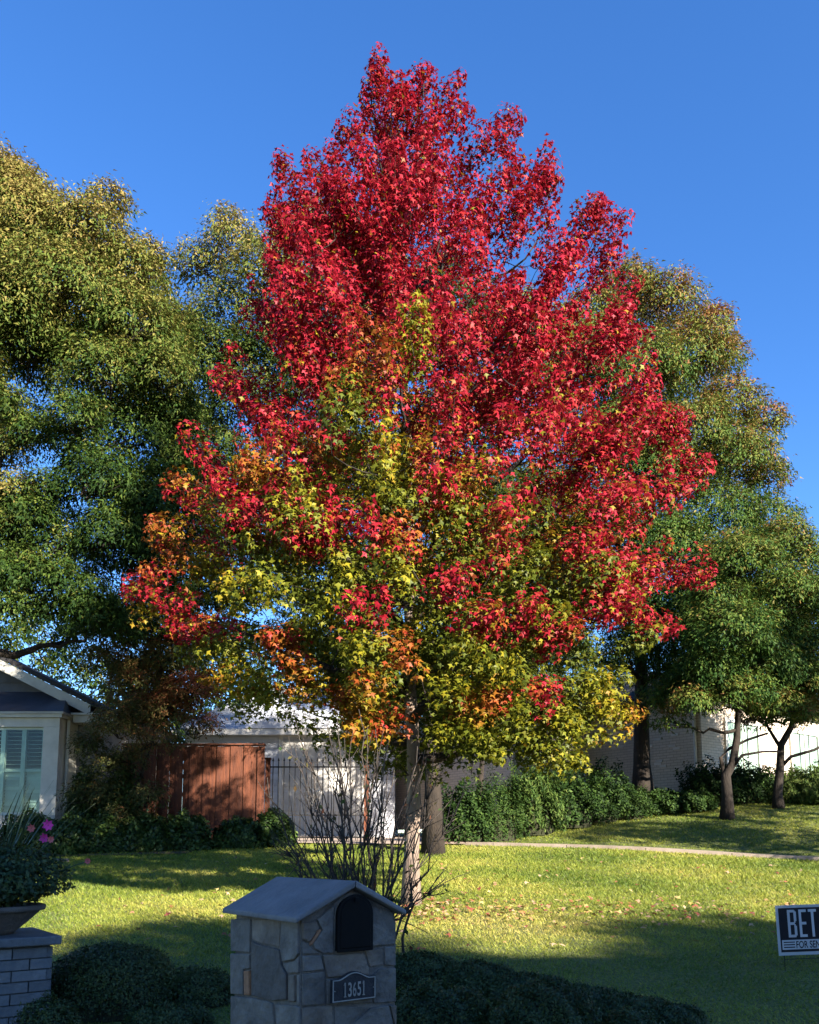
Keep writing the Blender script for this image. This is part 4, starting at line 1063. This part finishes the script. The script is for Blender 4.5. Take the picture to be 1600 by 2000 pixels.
# ------------------------------------------------------------------ yard sign
def yard_sign():
    Y = 6.7
    tl = at(1514, 1769, Y); bl = at(1522, 1867, Y)
    H = np.linalg.norm(tl - bl)
    vy = (tl - bl) / H
    tr = at(1600, 1777, Y + .02)
    vx = unit(tr - tl); vx = unit(vx - vy * (vx @ vy)); n = np.cross(vx, vy)
    if n[1] > 0: n = -n
    W = H * 1.34
    g = bl.copy(); g[2] = float(hgt(bl[0], bl[1]))
    t = empty('yard_sign', g, 'tilted black and white political yard sign on wire stake at right edge', 'sign')
    fr = frame(bl, vx, vy, n)
    MB().box((0, 0, -.004), (W, H, 0), fr).build('panel', M['sign_white'], t)
    fld = MB().box((.055*H, .065*H, .0004), (W - .055*H, H*.945, .0012), fr).build('black_field', M['sign_black'], t)
    band = MB().box((.085*H, .115*H, .0014), (W - .085*H, .305*H, .002), fr).build('white_band', M['sign_white'], t)
    # tall narrow letters
    def letter(ch, x, w):
        b0, b1 = .355*H, .905*H; h = b1 - b0; s = .052*H; mb = MB(); z = (.0014, .0022)
        B = lambda xa, ya, xb, yb: mb.box((x + xa, b0 + ya, z[0]), (x + xb, b0 + yb, z[1]), fr)
        if ch == 'B':
            B(0, 0, s, h); B(s, h - s, w - s*.75, h); B(s, h*.5 - s/2, w - s*.75, h*.5 + s/2); B(s, 0, w - s*.55, s); B(w - s, h*.5 + s*.9, w, h - s*.7); B(w - s, s*.7, w, h*.5 - s*.9)
            for (xa, ya, xb, yb) in ((w - s*1.0, h - s*1.0, w - s*.4, h - s*.3), (w - s*1.0, h*.5 + s*.3, w - s*.4, h*.5 + s*1.0), (w - s*1.0, h*.5 - s*1.0, w - s*.4, h*.5 - s*.3), (w - s*1.0, s*.3, w - s*.4, s*1.0)): mb.box((x+xa, b0+ya, z[0]), (x+xb, b0+yb, z[1]-.0002), fr)
        if ch == 'E':
            B(0, 0, s, h); B(s, h - s, w, h); B(s, h*.5 - s/2, w*.95, h*.5 + s/2); B(s, 0, w, s)
        if ch == 'T':
            B(0, h - s, w, h); B(w/2 - s/2, 0, w/2 + s/2, h - s)
        mb.build('letter', M['sign_white'], fld)
    letter('B', .235*H, .185*H); letter('E', .475*H, .155*H); letter('T', .675*H, .17*H)
    for yy in (.15, .20, .25):
        MB().box((.115*H, (yy)*H, .0022), (.35*H, (yy + .022)*H, .0027), fr).build('stripe', M['sign_black'], band)
    V, F = text_mesh("FOR SEN", 1.0, 0.0)
    mn, mx = V.min(0), V.max(0)
    U = (V - mn) / np.where(mx - mn > 0, mx - mn, 1)
    MB().add([fr((.375*H + p[0]*.50*H, .135*H + p[1]*.145*H, .0028)) for p in U], F).build('lettering', M['sign_black'], band)
    for sx in (.12*H, W - .12*H):
        a = fr((sx, H*.8, -.007)); b = fr((sx, -.02, -.007)); c = np.array([b[0], b[1], float(hgt(b[0], b[1])) - .08])
        MB().tube([a, b, c], [.0028]*3, 6).build('wire_leg', M['iron'], t)
    MB().tube([fr((.12*H, -.03, -.007)), fr((W - .12*H, -.03, -.007))], [.0028]*2, 6).build('wire_rung', M['iron'], t)
yard_sign()

# ------------------------------------------------------------------ buildings
def wall_box(name, a, b, z0, z1, th, mat, parent, inward):
    """upright wall from a to b (xy), thickness along inward, with metre UVs on the outside"""
    a = np.array([a[0], a[1], 0.0]); b = np.array([b[0], b[1], 0.0]); n = np.array([inward[0], inward[1], 0.0])
    V = [a + [0,0,z0], b + [0,0,z0], b + n*th + [0,0,z0], a + n*th + [0,0,z0], a + [0,0,z1], b + [0,0,z1], b + n*th + [0,0,z1], a + n*th + [0,0,z1]]
    F = [(0,1,5,4),(1,2,6,5),(2,3,7,6),(3,0,4,7),(4,5,6,7),(3,2,1,0)]
    o = MB().add(V, F).build(name, mat, parent)
    me = o.data; uv = me.uv_layers.new(name='UVMap')
    d = unit(b - a)
    for p in me.polygons:
        for li, vi in zip(p.loop_indices, p.vertices):
            w = np.array(me.vertices[vi].co) + LOC[parent]
            nn = np.array(p.normal)
            u = w @ d if abs(nn @ n) > .5 else w @ n
            uv.data[li].uv = (u, w[2])
    return o
def left_house():
    Yw, Yb = 18.3, 17.3
    g = 1.6
    X = lambda px, Y: at(px, 1500, Y)[0]
    Z = lambda py, Y: at(100, py, Y)[2]
    x1 = X(205, Yw)
    org = np.array([x1, Yw, g])
    t = empty('gabled_house', org, 'pale house with dark gable and shuttered bay window at far left', 'house')
    zc = Z(1396, Yw)
    wall_box('wall', (x1 - 9.0, Yw), (x1, Yw), g - .1, zc, .25, M['grey_wall'], t, (0, 1))
    wall_box('wall', (x1, Yw + .26), (x1, Yw + 4), g - .1, zc, .25, M['grey_wall'], t, (-1, 0))
    # gable: siding triangle, rakes, roof
    Yr = 17.75
    xe = X(216, Yr); ze = Z(1398, Yr); sl = .50; half = 4.7; xr = xe - half; zr = ze + half * sl
    V = [(x1 + .1, Yw - .02, zc), (xr, Yw - .02, zr - .22), (2*xr - x1 - .1, Yw - .02, zc), (x1 + .1, Yw + .2, zc), (xr, Yw + .2, zr - .22), (2*xr - x1 - .1, Yw + .2, zc)]
    MB().add(V, [(0,2,1),(3,4,5),(0,1,4,3),(1,2,5,4),(2,0,3,5)]).build('gable_wall', M['gable_grey'], t)
    for k in range(9):
        zz = zc + .15 + k * .28
        wdt = half - (zz - ze) / sl - .35
        if wdt > .2: MB().box((xr - wdt, Yw - .045, zz), (xr + wdt, Yw - .021, zz + .03)).build('siding_board', M['gable_grey'], t)
    for s in (1, -1):
        ev = lambda d, dz, y: (xr + s * d, y, zr - d * sl + dz)
        V = [ev(0,0,Yr),ev(half,0,Yr),ev(half,0,Yr+4.5),ev(0,0,Yr+4.5),ev(0,.11,Yr),ev(half,.11,Yr),ev(half,.11,Yr+4.5),ev(0,.11,Yr+4.5)]
        F = [(0,1,2,3),(4,7,6,5),(0,4,5,1),(1,5,6,2),(2,6,7,3),(3,7,4,0)]
        MB().add(V, F if s > 0 else [f[::-1] for f in F]).build('roof', M['shingle'], t)
        V = [ev(0,-.24,Yr+.02),ev(half-.5,-.24,Yr+.02),ev(half-.5,-.24,Yr+.07),ev(0,-.24,Yr+.07),ev(0,-.01,Yr+.02),ev(half-.5,-.01,Yr+.02),ev(half-.5,-.01,Yr+.07),ev(0,-.01,Yr+.07)]
        MB().add(V, F if s > 0 else [f[::-1] for f in F]).build('rake_board', M['cream_trim'], t)
    MB().box((X(138, 17.7), 17.7, Z(1411, 17.7)), (X(218, 17.7), Yw - .02, Z(1397, 17.7))).build('eave_return', M['cream_trim'], t)
    MB().box((X(132, 17.66), 17.64, Z(1397, 17.7) + .002), (X(226, 17.66), Yw - .02, Z(1393, 17.7))).build('eave_return_crown', M['cream_trim'], t)
    # bay
    bx0, bx1 = X(-150, Yb), X(112, Yb)
    zt = Z(1391, Yb); zw1 = Z(1420, Yb); zw0 = Z(1592, Yb)
    bay = MB().box((bx0, Yb, g - .1), (bx1, Yw - .03, zw0)).build('bay_base', M['cream_trim'], t)
    px0, px1 = X(81, Yb), bx1
    MB().box((px0, Yb, zw0 + .003), (px1, Yw - .03, zw1)).build('pilaster', M['cream_trim'], t)
    MB().box((bx0, Yb, zw0 + .003), (bx0 + .3, Yw - .03, zw1)).build('pilaster', M['cream_trim'], t)
    MB().box((bx0, Yb - .0, zw1 + .003), (bx1, Yw - .03, zt - .12)).build('bay_header', M['cream_trim'], t)
    MB().box((bx0 - .06, Yb - .07, zt - .117), (bx1 + .07, Yw - .03, zt - .05)).build('cornice', M['cream_trim'], t)
    MB().box((bx0 - .09, Yb - .1, zt - .047), (bx1 + .1, Yw - .03, zt)).build('cornice_crown', M['cream_trim'], t)
    zb = Z(1352, Yw)
    V = [(bx0 - .09, Yb - .1, zt + .003), (bx1 + .1, Yb - .1, zt + .003), (bx1 - .25, Yw - .05, zb), (bx0 + .25, Yw - .05, zb), (bx0 - .09, Yw - .05, zt + .003), (bx1 + .1, Yw - .05, zt + .003)]
    MB().add(V, [(0,1,2,3),(1,5,2),(0,3,4),(0,4,5,1),(3,2,5,4)]).build('bay_roof', M['dark_metal_roof'], t)
    MB().tube([(px1 + .05, Yb + .35, zt - .12), (px1 + .05, Yb + .35, g)], [.035, .035], 8).build('downpipe', M['cream_trim'], t)
    # shuttered window
    wx0, wx1 = bx0 + .3, px0
    win = MB().box((wx0, Yb + .35, zw0), (wx1, Yb + .4, zw1)).build('window', M['dark_room'], t)
    zm = Z(1504, Yb)
    pans = 5; pw = (wx1 - wx0) / pans
    MB().box((wx0, Yb + .10, zm - .03), (wx1, Yb + .15, zm + .03)).build('mid_rail', M['shutter'], win)
    MB().box((wx0, Yb + .06, zw0), (wx1, Yb + .15, zw0 + .06)).build('sill', M['shutter'], win)
    MB().box((wx0, Yb + .06, zw1 - .05), (wx1, Yb + .15, zw1)).build('head_rail', M['shutter'], win)
    for i in range(pans + 1):
        x = wx0 + i * pw
        MB().box((max(wx0, x - .045), Yb + .08, zw0 + .06), (min(wx1, x + .045), Yb + .155, zw1 - .05)).build('stile', M['shutter'], win)
    for i in range(pans):
        xa, xb = wx0 + i * pw + .046, wx0 + (i + 1) * pw - .046
        z = zm + .05
        fx = lambda p: np.array(p)
        while z < zw1 - .08:
            V = [(xa, Yb + .16, z), (xb, Yb + .16, z), (xb, Yb + .19, z), (xa, Yb + .19, z), (xa, Yb + .16, z + .006), (xb, Yb + .16, z + .006), (xb, Yb + .19, z + .006), (xa, Yb + .19, z + .006)]
            MB().add(V, [(0,3,2,1),(4,5,6,7),(0,1,5,4),(1,2,6,5),(2,3,7,6),(3,0,4,7)]).build('slat', M['shutter'], win)
            z += .083
        z = zw0 + .07
        while z < zm - .06:
            V = [(xa, Yb + .15, z), (xb, Yb + .15, z), (xb, Yb + .185, z + .07), (xa, Yb + .185, z + .07), (xa, Yb + .16, z), (xb, Yb + .16, z), (xb, Yb + .195, z + .07), (xa, Yb + .195, z + .07)]
            MB().add(V, [(0,1,2,3),(7,6,5,4),(0,4,5,1),(1,5,6,2),(2,6,7,3),(3,7,4,0)]).build('slat', M['shutter'], win)
            z += .066
    MB().box((wx0, Yb + .055, zw0 + .06), (wx1, Yb + .059, zw1 - .05)).build('pane', M['glass'], win)
left_house()

def fence():
    Y = 17.9
    x0, x1 = at(238, 1500, Y)[0], at(514, 1500, Y)[0]
    g = float(hgt(x0, Y))
    zt = at(400, 1457, Y)[2]
    t = empty('wooden_fence', (x0, Y, g), 'reddish cedar board fence between the gabled house and the iron gate', 'fence')
    w = .145; i = 0; x = x0
    while x < x1 - .05:
        dz = RNG.uniform(-.015, .015); dy = RNG.uniform(-.005, .005) + (.032 if i % 2 else 0)
        me = MB().box((x + .0005, Y + dy, g + .03), (x + w + .004, Y + .02 + dy, zt + dz)).build('picket', M['cedar'], t)
        x += w; i += 1
    for z in (g + .35, g + 1.0, zt - .3):
        MB().box((x0, Y + .062, z), (x1, Y + .1, z + .09)).build('rail', M['cedar'], t)
    MB().box((x0 - .02, Y - .03, zt + .02), (x1 + .02, Y + .21, zt + .055)).build('cap_rail', M['cedar'], t)
    for xp in (x0, (x0 + x1) / 2, x1 - .1):
        MB().box((xp, Y + .104, g - .1), (xp + .1, Y + .2, zt)).build('post', M['cedar'], t)
fence()
def gate():
    Y = 18.6
    x0, x1 = at(528, 1500, Y)[0], at(712, 1500, Y)[0]
    g = float(hgt(x0, Y)) + .05
    zt = at(600, 1482, Y)[2]
    t = empty('iron_gate', (x0, Y, g), 'black iron bar gate across the drive with spear tops', 'gate')
    n = 17
    for i in range(n):
        x = x0 + (x1 - x0) * (i + .5) / n
        b = MB().box((x - .009, Y - .009, g), (x + .009, Y + .009, zt - .06)).build('bar', M['iron'], t)
        mb = MB(); c = np.array([x, Y, zt - .06])
        mb.add([c + [-.022,0,.015], c + [0,-.01,.015], c + [.022,0,.015], c + [0,.01,.015], c + [0,0,.1], c + [0,0,0]], [(0,1,4),(1,2,4),(2,3,4),(3,0,4),(1,0,5),(2,1,5),(3,2,5),(0,3,5)])
        mb.build('spear_tip', M['iron'], b)
    for z in (g + .06, g + .55, zt - .2):
        MB().box((x0, Y - .013, z), (x1, Y + .013, z + .03)).build('rail', M['iron'], t)
    for k, x in enumerate((x0 - .1, x1)):
        p = empty('gate_post', (x, Y, g), ['square cedar gate post beside the fence end', 'square cedar gate post at the right end of the iron gate'][k], 'post')
        MB().box((x, Y - .05, g - .1), (x + .1, Y + .05, zt - .02)).build('post_shaft', M['cedar'], p)
        MB().box((x - .015, Y - .065, zt - .019), (x + .115, Y + .065, zt + .02)).build('post_cap', M['cedar'], p)
gate()
def garage():
    Y = 25.0
    X = lambda px: at(px, 1500, Y)[0]
    Z = lambda py: at(600, py, Y)[2]
    x0, x1 = X(360), X(770); g = float(hgt(x0, Y))
    t = empty('garage', (x0, Y, g), 'white boarded garage with pale roof beyond the iron gate', 'garage')
    ze = Z(1428)
    MB().box((x0, Y, g - .1), (x1, Y + 7, ze)).build('wall', M['siding_white'], t)
    z = g + .1
    dx0, dx1, dz1 = X(552), X(705), Z(1447)
    while z < ze - .05:
        if z < dz1:
            MB().box((x0 - .01, Y - .022, z), (dx0 - .13, Y - .001, z + .17)).build('siding_board', M['siding_white'], t)
            MB().box((dx1 + .13, Y - .022, z), (x1 + .01, Y - .001, z + .17)).build('siding_board', M['siding_white'], t)
        else:
            MB().box((x0 - .01, Y - .022, z), (x1 + .01, Y - .001, z + .17)).build('siding_board', M['siding_white'], t)
        z += .185
    d = MB().box((dx0, Y - .03, g), (dx1, Y - .005, dz1)).build('garage_door', M['white_paint'], t)
    for r in range(4):
        for c in range(4):
            w = (dx1 - dx0) / 4; h = (dz1 - g) / 4
            bevel(MB().box((dx0 + c*w + .06, Y - .045, g + r*h + .07), (dx0 + (c+1)*w - .06, Y - .031, g + (r+1)*h - .07)).build('door_panel', M['white_paint'], d), .01)
    for xa, xb in ((dx0 - .12, dx0 - .002), (dx1 + .002, dx1 + .12)):
        MB().box((xa, Y - .06, g), (xb, Y - .0, dz1 + .12)).build('door_trim', M['white_paint'], t)
    MB().box((dx0 - .16, Y - .075, dz1 + .122), (dx1 + .16, Y - .023, dz1 + .24)).build('door_lintel', M['white_paint'], t)
    zr = Z(1300) ; o = .35
    V = [(x0 - o, Y - o, ze), (x1 + o, Y - o, ze), (x1 - 1.6, Y + 3.5, zr), (x0 + 1.6, Y + 3.5, zr), (x1 + o, Y + 7 + o, ze), (x0 - o, Y + 7 + o, ze)]
    MB().add(V, [(0,1,2,3),(1,4,2),(4,5,3,2),(5,0,3),(0,5,4,1)]).build('roof', M['pale_roof'], t)
    MB().box((x0 - o, Y - o - .02, ze - .16), (x1 + o, Y - o, ze + .02)).build('fascia', M['white_paint'], t)
    # cross gable over the door
    gx0, gx1 = X(480), X(690); gm = X(565)
    V = [(gx0, Y - .4, ze + .03), (gx1, Y - .4, ze + .03), (gm, Y - .4, Z(1388)), (gx0, Y + 2.2, ze + .03), (gx1, Y + 2.2, ze + .03), (gm, Y + 2.2, Z(1388))]
    MB().add(V, [(0,1,2),(0,2,5,3),(2,1,4,5),(3,5,4),(0,3,4,1)]).build('cross_gable', M['siding_white'], t)
garage()

def brick_house():
    A = np.array([7.72, 22.0]); d1 = np.array([.79, .613]); d2 = np.array([-.613, .79])
    t0 = 4.0
    C = A + d2 * t0
    D_ = C - d1 * 3.0
    g = float(hgt(*A)) - .1
    zt = 5.75
    t = empty('brick_house', (A[0], A[1], g), 'white painted brick house behind the trees on the right', 'house')
    n1 = np.array([d1[1], -d1[0]]); n2 = -d1
    wall_box('wall', A, A + d1 * 13, g - .4, zt, .25, M['white_brick'], t, -n1)
    wall_box('wall', A + d2 * .252, C, g - .4, zt, .25, M['white_brick'], t, d1)
    wall_box('wall', D_, C - d1 * .003, g - .4, zt, .25, M['white_brick'], t, -n1)
    wall_box('wall', D_ + d2 * .252, D_ + d2 * 8, g - .4, zt, .25, M['white_brick'], t, d1)
    # bricks set proud here and there
    def proud(o, eu, n, L, k):
        for i in range(k):
            u = RNG.uniform(.2, L - .3); z = g + .075 * int(RNG.uniform(4, 34))
            f = frame((o[0], o[1], 0), (eu[0], eu[1], 0), (0, 0, 1), (n[0], n[1], 0))
            MB().box((u, z, -.02), (u + RNG.choice([.22, .22, .44]), z + .062, .022), f).build('brick', M['proud'], t)
    M['proud'] = surf('proud', (0.68, 0.63, 0.58), (0.6, 0.55, 0.5), 6, .8, .3)
    proud(A, d2, n2, t0, 26); proud(A, d1, n1, 11, 14); proud(D_, d1, n1, 2.9, 8)
    f1 = frame((A[0], A[1], 0), (d1[0], d1[1], 0), (0, 0, 1), (n1[0], n1[1], 0))
    # corner boards / downpipe
    MB().tube([f1((-.06, zt, -.16)), f1((-.06, g, -.16))], [.04, .04], 8).build('downpipe', M['white_paint'], t)
    for (u0, u1) in ((1.15, 2.75), (4.6, 6.2), (8.2, 9.8)):
        z0, z1 = g + .45, g + 2.45
        w = MB().box((u0, z0, .002), (u1, z1, .01), f1).build('window', M['dark_room'], t)
        for (a, b, c, d) in ((u0 - .08, z0 - .08, u0 + .02, z1 + .08), (u1 - .02, z0 - .08, u1 + .08, z1 + .08), (u0 + .02, z1 - .02, u1 - .02, z1 + .08), (u0 + .02, z0 - .08, u1 - .02, z0 + .02)):
            MB().box((a, b, .011), (c, d, .06), f1).build('frame', M['white_paint'], w)
        MB().box((u0 - .14, z0 - .15, .003), (u1 + .14, z0 - .082, .1), f1).build('sill', M['white_paint'], w)
        for k in (1,):
            x = u0 + (u1 - u0) * k / 2
            MB().box((x - .02, z0 + .02, .012), (x + .02, z1 - .02, .045), f1).build('mullion', M['white_paint'], w)
        for k in range(3):
            xa = u0 + .03 + (u1 - u0) * k / 3
            MB().box((xa, z0 + .03, .0115), (xa + (u1 - u0) / 3 - .06, z1 - .03, .014), f1).build('curtain', M['cream_trim'], w)
            MB().box((xa, z0 + .03, .026), (xa + (u1 - u0) / 3 - .06, z1 - .03, .029), f1).build('pane', M['glass'], w)
    f3 = frame((D_[0], D_[1], 0), (d1[0], d1[1], 0), (0, 0, 1), (n1[0], n1[1], 0))
    # roofs
    def hip(o, L, Dp, nm):
        o3 = np.array([o[0], o[1], 0]); e1 = np.array([*d1, 0]); e2 = np.array([*d2, 0]); ov = .4; zr = zt + 1.7
        V = [o3 - e1*ov - e2*ov + UP*zt, o3 + e1*(L+ov) - e2*ov + UP*zt, o3 + e1*(L+ov) + e2*(Dp+ov) + UP*zt, o3 - e1*ov + e2*(Dp+ov) + UP*zt, o3 + e1*(Dp*.45) + e2*Dp/2 + UP*zr, o3 + e1*(L - Dp*.45) + e2*Dp/2 + UP*zr]
        V += [v - UP * .14 for v in V[:4]]
        MB().add(V, [(0,1,5,4),(1,2,5),(2,3,4,5),(3,0,4),(0,6,7,1),(1,7,8,2),(2,8,9,3),(3,9,6,0),(6,9,8,7)]).build('roof', M['shingle'], t)
    hip(A, 13, 8.0, 'a')
    hip(D_, 5.6, 8.0 - 0.6, 'b') if False else None
    o3 = np.array([D_[0], D_[1], 0]); e1 = np.array([*d1, 0]); e2 = np.array([*d2, 0])
    V = [o3 - e1*.4 - e2*.4 + UP*zt, o3 + e1*3.0 - e2*.4 + UP*zt, o3 + e1*3.0 + e2*3.6 + UP*(zt+1.4), o3 - e1*.4 + e2*3.6 + UP*(zt+1.4)]
    V += [v - UP*.14 for v in V]
    MB().add(V, [(0,1,2,3),(4,7,6,5),(0,4,5,1),(1,5,6,2),(2,6,7,3),(3,7,4,0)]).build('roof', M['shingle'], t)
brick_house()

def street_house():
    """the two storey house across the street, behind the camera: its shade lies over the foreground"""
    x0, x1, y0, y1 = 4.0, 34.0, -16.0, -7.0
    t = empty('street_house', (19, -7, 0), 'two storey brick house across the street whose shade covers the foreground', 'house')
    ze, zr = 6.6, 11.0; ym = (y0 + y1) / 2
    wall_box('wall', (x1, y1), (x0, y1), 0, ze, .3, M['red_brick'], t, (0, -1))
    wall_box('wall', (x0, y0), (x1, y0), 0, ze, .3, M['red_brick'], t, (0, 1))
    for x, s in ((x0, 1), (x1, -1)):
        V = [(x, y0 + .31, 0), (x, y1 - .31, 0), (x, y1 - .31, ze), (x, ym, zr - .2), (x, y0 + .31, ze)]
        V += [(a + .3 * s, b, c) for a, b, c in V]
        MB().add(V, [(0,1,2,3,4),(9,8,7,6,5),(0,5,6,1),(1,6,7,2),(2,7,8,3),(3,8,9,4),(4,9,5,0)]).build('gable_wall', M['grey_wall'], t)
    for s in (-1, 1):
        ye = ym + s * (y1 - ym + .5); zee = ze - .35
        V = [(x0 - .4, ym, zr), (x1 + .4, ym, zr), (x1 + .4, ye, zee), (x0 - .4, ye, zee), (x0 - .4, ym, zr + .14), (x1 + .4, ym, zr + .14), (x1 + .4, ye, zee + .14), (x0 - .4, ye, zee + .14)]
        MB().add(V, [(0,1,2,3),(4,7,6,5),(0,4,5,1),(1,5,6,2),(2,6,7,3),(3,7,4,0)]).build('roof', M['shingle'], t)
    for fl in (0, 1):
        for i in range(7):
            x = x0 + 2.2 + i * 3.9; z = .9 + fl * 2.8
            if fl == 0 and i == 3:
                MB().box((x - .5, y1, .1), (x + .5, y1 + .05, 2.2)).build('door', M['white_paint'], t); continue
            w = MB().box((x - .6, y1 + .003, z), (x + .6, y1 + .02, z + 1.5)).build('window', M['dark_room'], t)
            MB().box((x - .72, y1 + .003, z - .12), (x + .72, y1 + .1, z - .003)).build('sill', M['white_paint'], w)
street_house()

# ------------------------------------------------------------------ grass and leaf litter
def grass():
    n = 1400000
    y = RNG.uniform(4.2, 22.0, n); x = RNG.uniform(-.62, .62, n) * (y + 2.0)
    dens = np.where(y < 9, 1.0, np.clip(9.0 / y, 0, 1) ** 1.6) 
    keep = RNG.random(n) < dens * ((y + 2) / 24)
    x, y = x[keep], y[keep]
    a = (x - PATH0[0]) * PATHD[0] + (y - PATH0[1]) * PATHD[1]; b = (x - PATH0[0]) * PATHN[0] + (y - PATH0[1]) * PATHN[1]
    ok = ~((np.abs(b) < .5) & (a > -1.2))
    ok &= ~((x > -3.5) & (x < 1.4) & (y > 17.2))
    ok &= ~((x < -4.0) & (y > 15.9))
    ok &= (-0.616 * x + 0.788 * y) > 2.1
    ok &= ~((x < 1.2) & (y > 18.2))
    x, y = x[ok], y[ok]; n = len(x)
    P = np.stack([x, y, hgt(x, y) - .004], 1)
    yaw = RNG.uniform(0, 2*math.pi, n); tilt = RNG.uniform(.1, 1.0, n)
    T = np.stack([np.cos(yaw)*np.sin(tilt), np.sin(yaw)*np.sin(tilt), np.cos(tilt)], 1)
    N = np.stack([np.cos(yaw + 1.57 + RNG.normal(0,.6,n)), np.sin(yaw + 1.57), np.full(n, .45)], 1)
    far_ = np.clip(y / 9, .75, 1.7)
    S = RNG.uniform(.026, .055, n) * np.clip(far_, .8, 1.25)
    W = RNG.uniform(.007, .011, n) * far_ * 1.1
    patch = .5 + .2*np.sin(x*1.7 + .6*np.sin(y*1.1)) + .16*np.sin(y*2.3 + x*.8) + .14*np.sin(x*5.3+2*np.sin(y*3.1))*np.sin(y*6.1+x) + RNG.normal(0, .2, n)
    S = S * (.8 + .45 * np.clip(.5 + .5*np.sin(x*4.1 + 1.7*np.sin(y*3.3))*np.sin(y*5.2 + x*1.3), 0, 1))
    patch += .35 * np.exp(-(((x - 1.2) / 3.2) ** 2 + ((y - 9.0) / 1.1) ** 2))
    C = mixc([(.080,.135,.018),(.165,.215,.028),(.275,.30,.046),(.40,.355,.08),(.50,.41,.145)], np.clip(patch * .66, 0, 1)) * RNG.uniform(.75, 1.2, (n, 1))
    L = Leaves(); L.add(P, N, T, S, C)
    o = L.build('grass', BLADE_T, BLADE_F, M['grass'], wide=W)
    tag(o, 'short yellow green grass of the front lawn', 'grass', kind='stuff')
grass()
def litter():
    n = 1050
    x = np.concatenate([RNG.normal(1.5, 1.5, 550), RNG.uniform(-3.5, 6.0, 350), RNG.normal(.1, .55, 150)])
    y = np.concatenate([RNG.normal(9.35, .50, 550), RNG.uniform(7.5, 15, 350), RNG.normal(9.4, .45, 150)])
    P = np.stack([x, y, hgt(x, y) + RNG.uniform(.03, .055, n)], 1)
    N = np.stack([RNG.normal(0, .35, n), RNG.normal(-.15, .35, n), np.ones(n)], 1)
    T = np.stack([RNG.normal(size=n), RNG.normal(size=n), RNG.normal(0, .2, n)], 1)
    C = mixc([(.34,.18,.10),(.44,.29,.19),(.40,.32,.12),(.30,.09,.06),(.20,.05,.04),(.40,.27,.07)], RNG.random(n)) * RNG.uniform(.6, 1.1, (n, 1))
    L = Leaves(); L.add(P, N, T, RNG.uniform(.04, .08, n), C)
    o = L.build('leaf_litter', MAPLE_T, MAPLE_F, M['dry_leaf'])
    tag(o, 'dry fallen maple leaves scattered over the grass', 'leaves', kind='stuff')
litter()
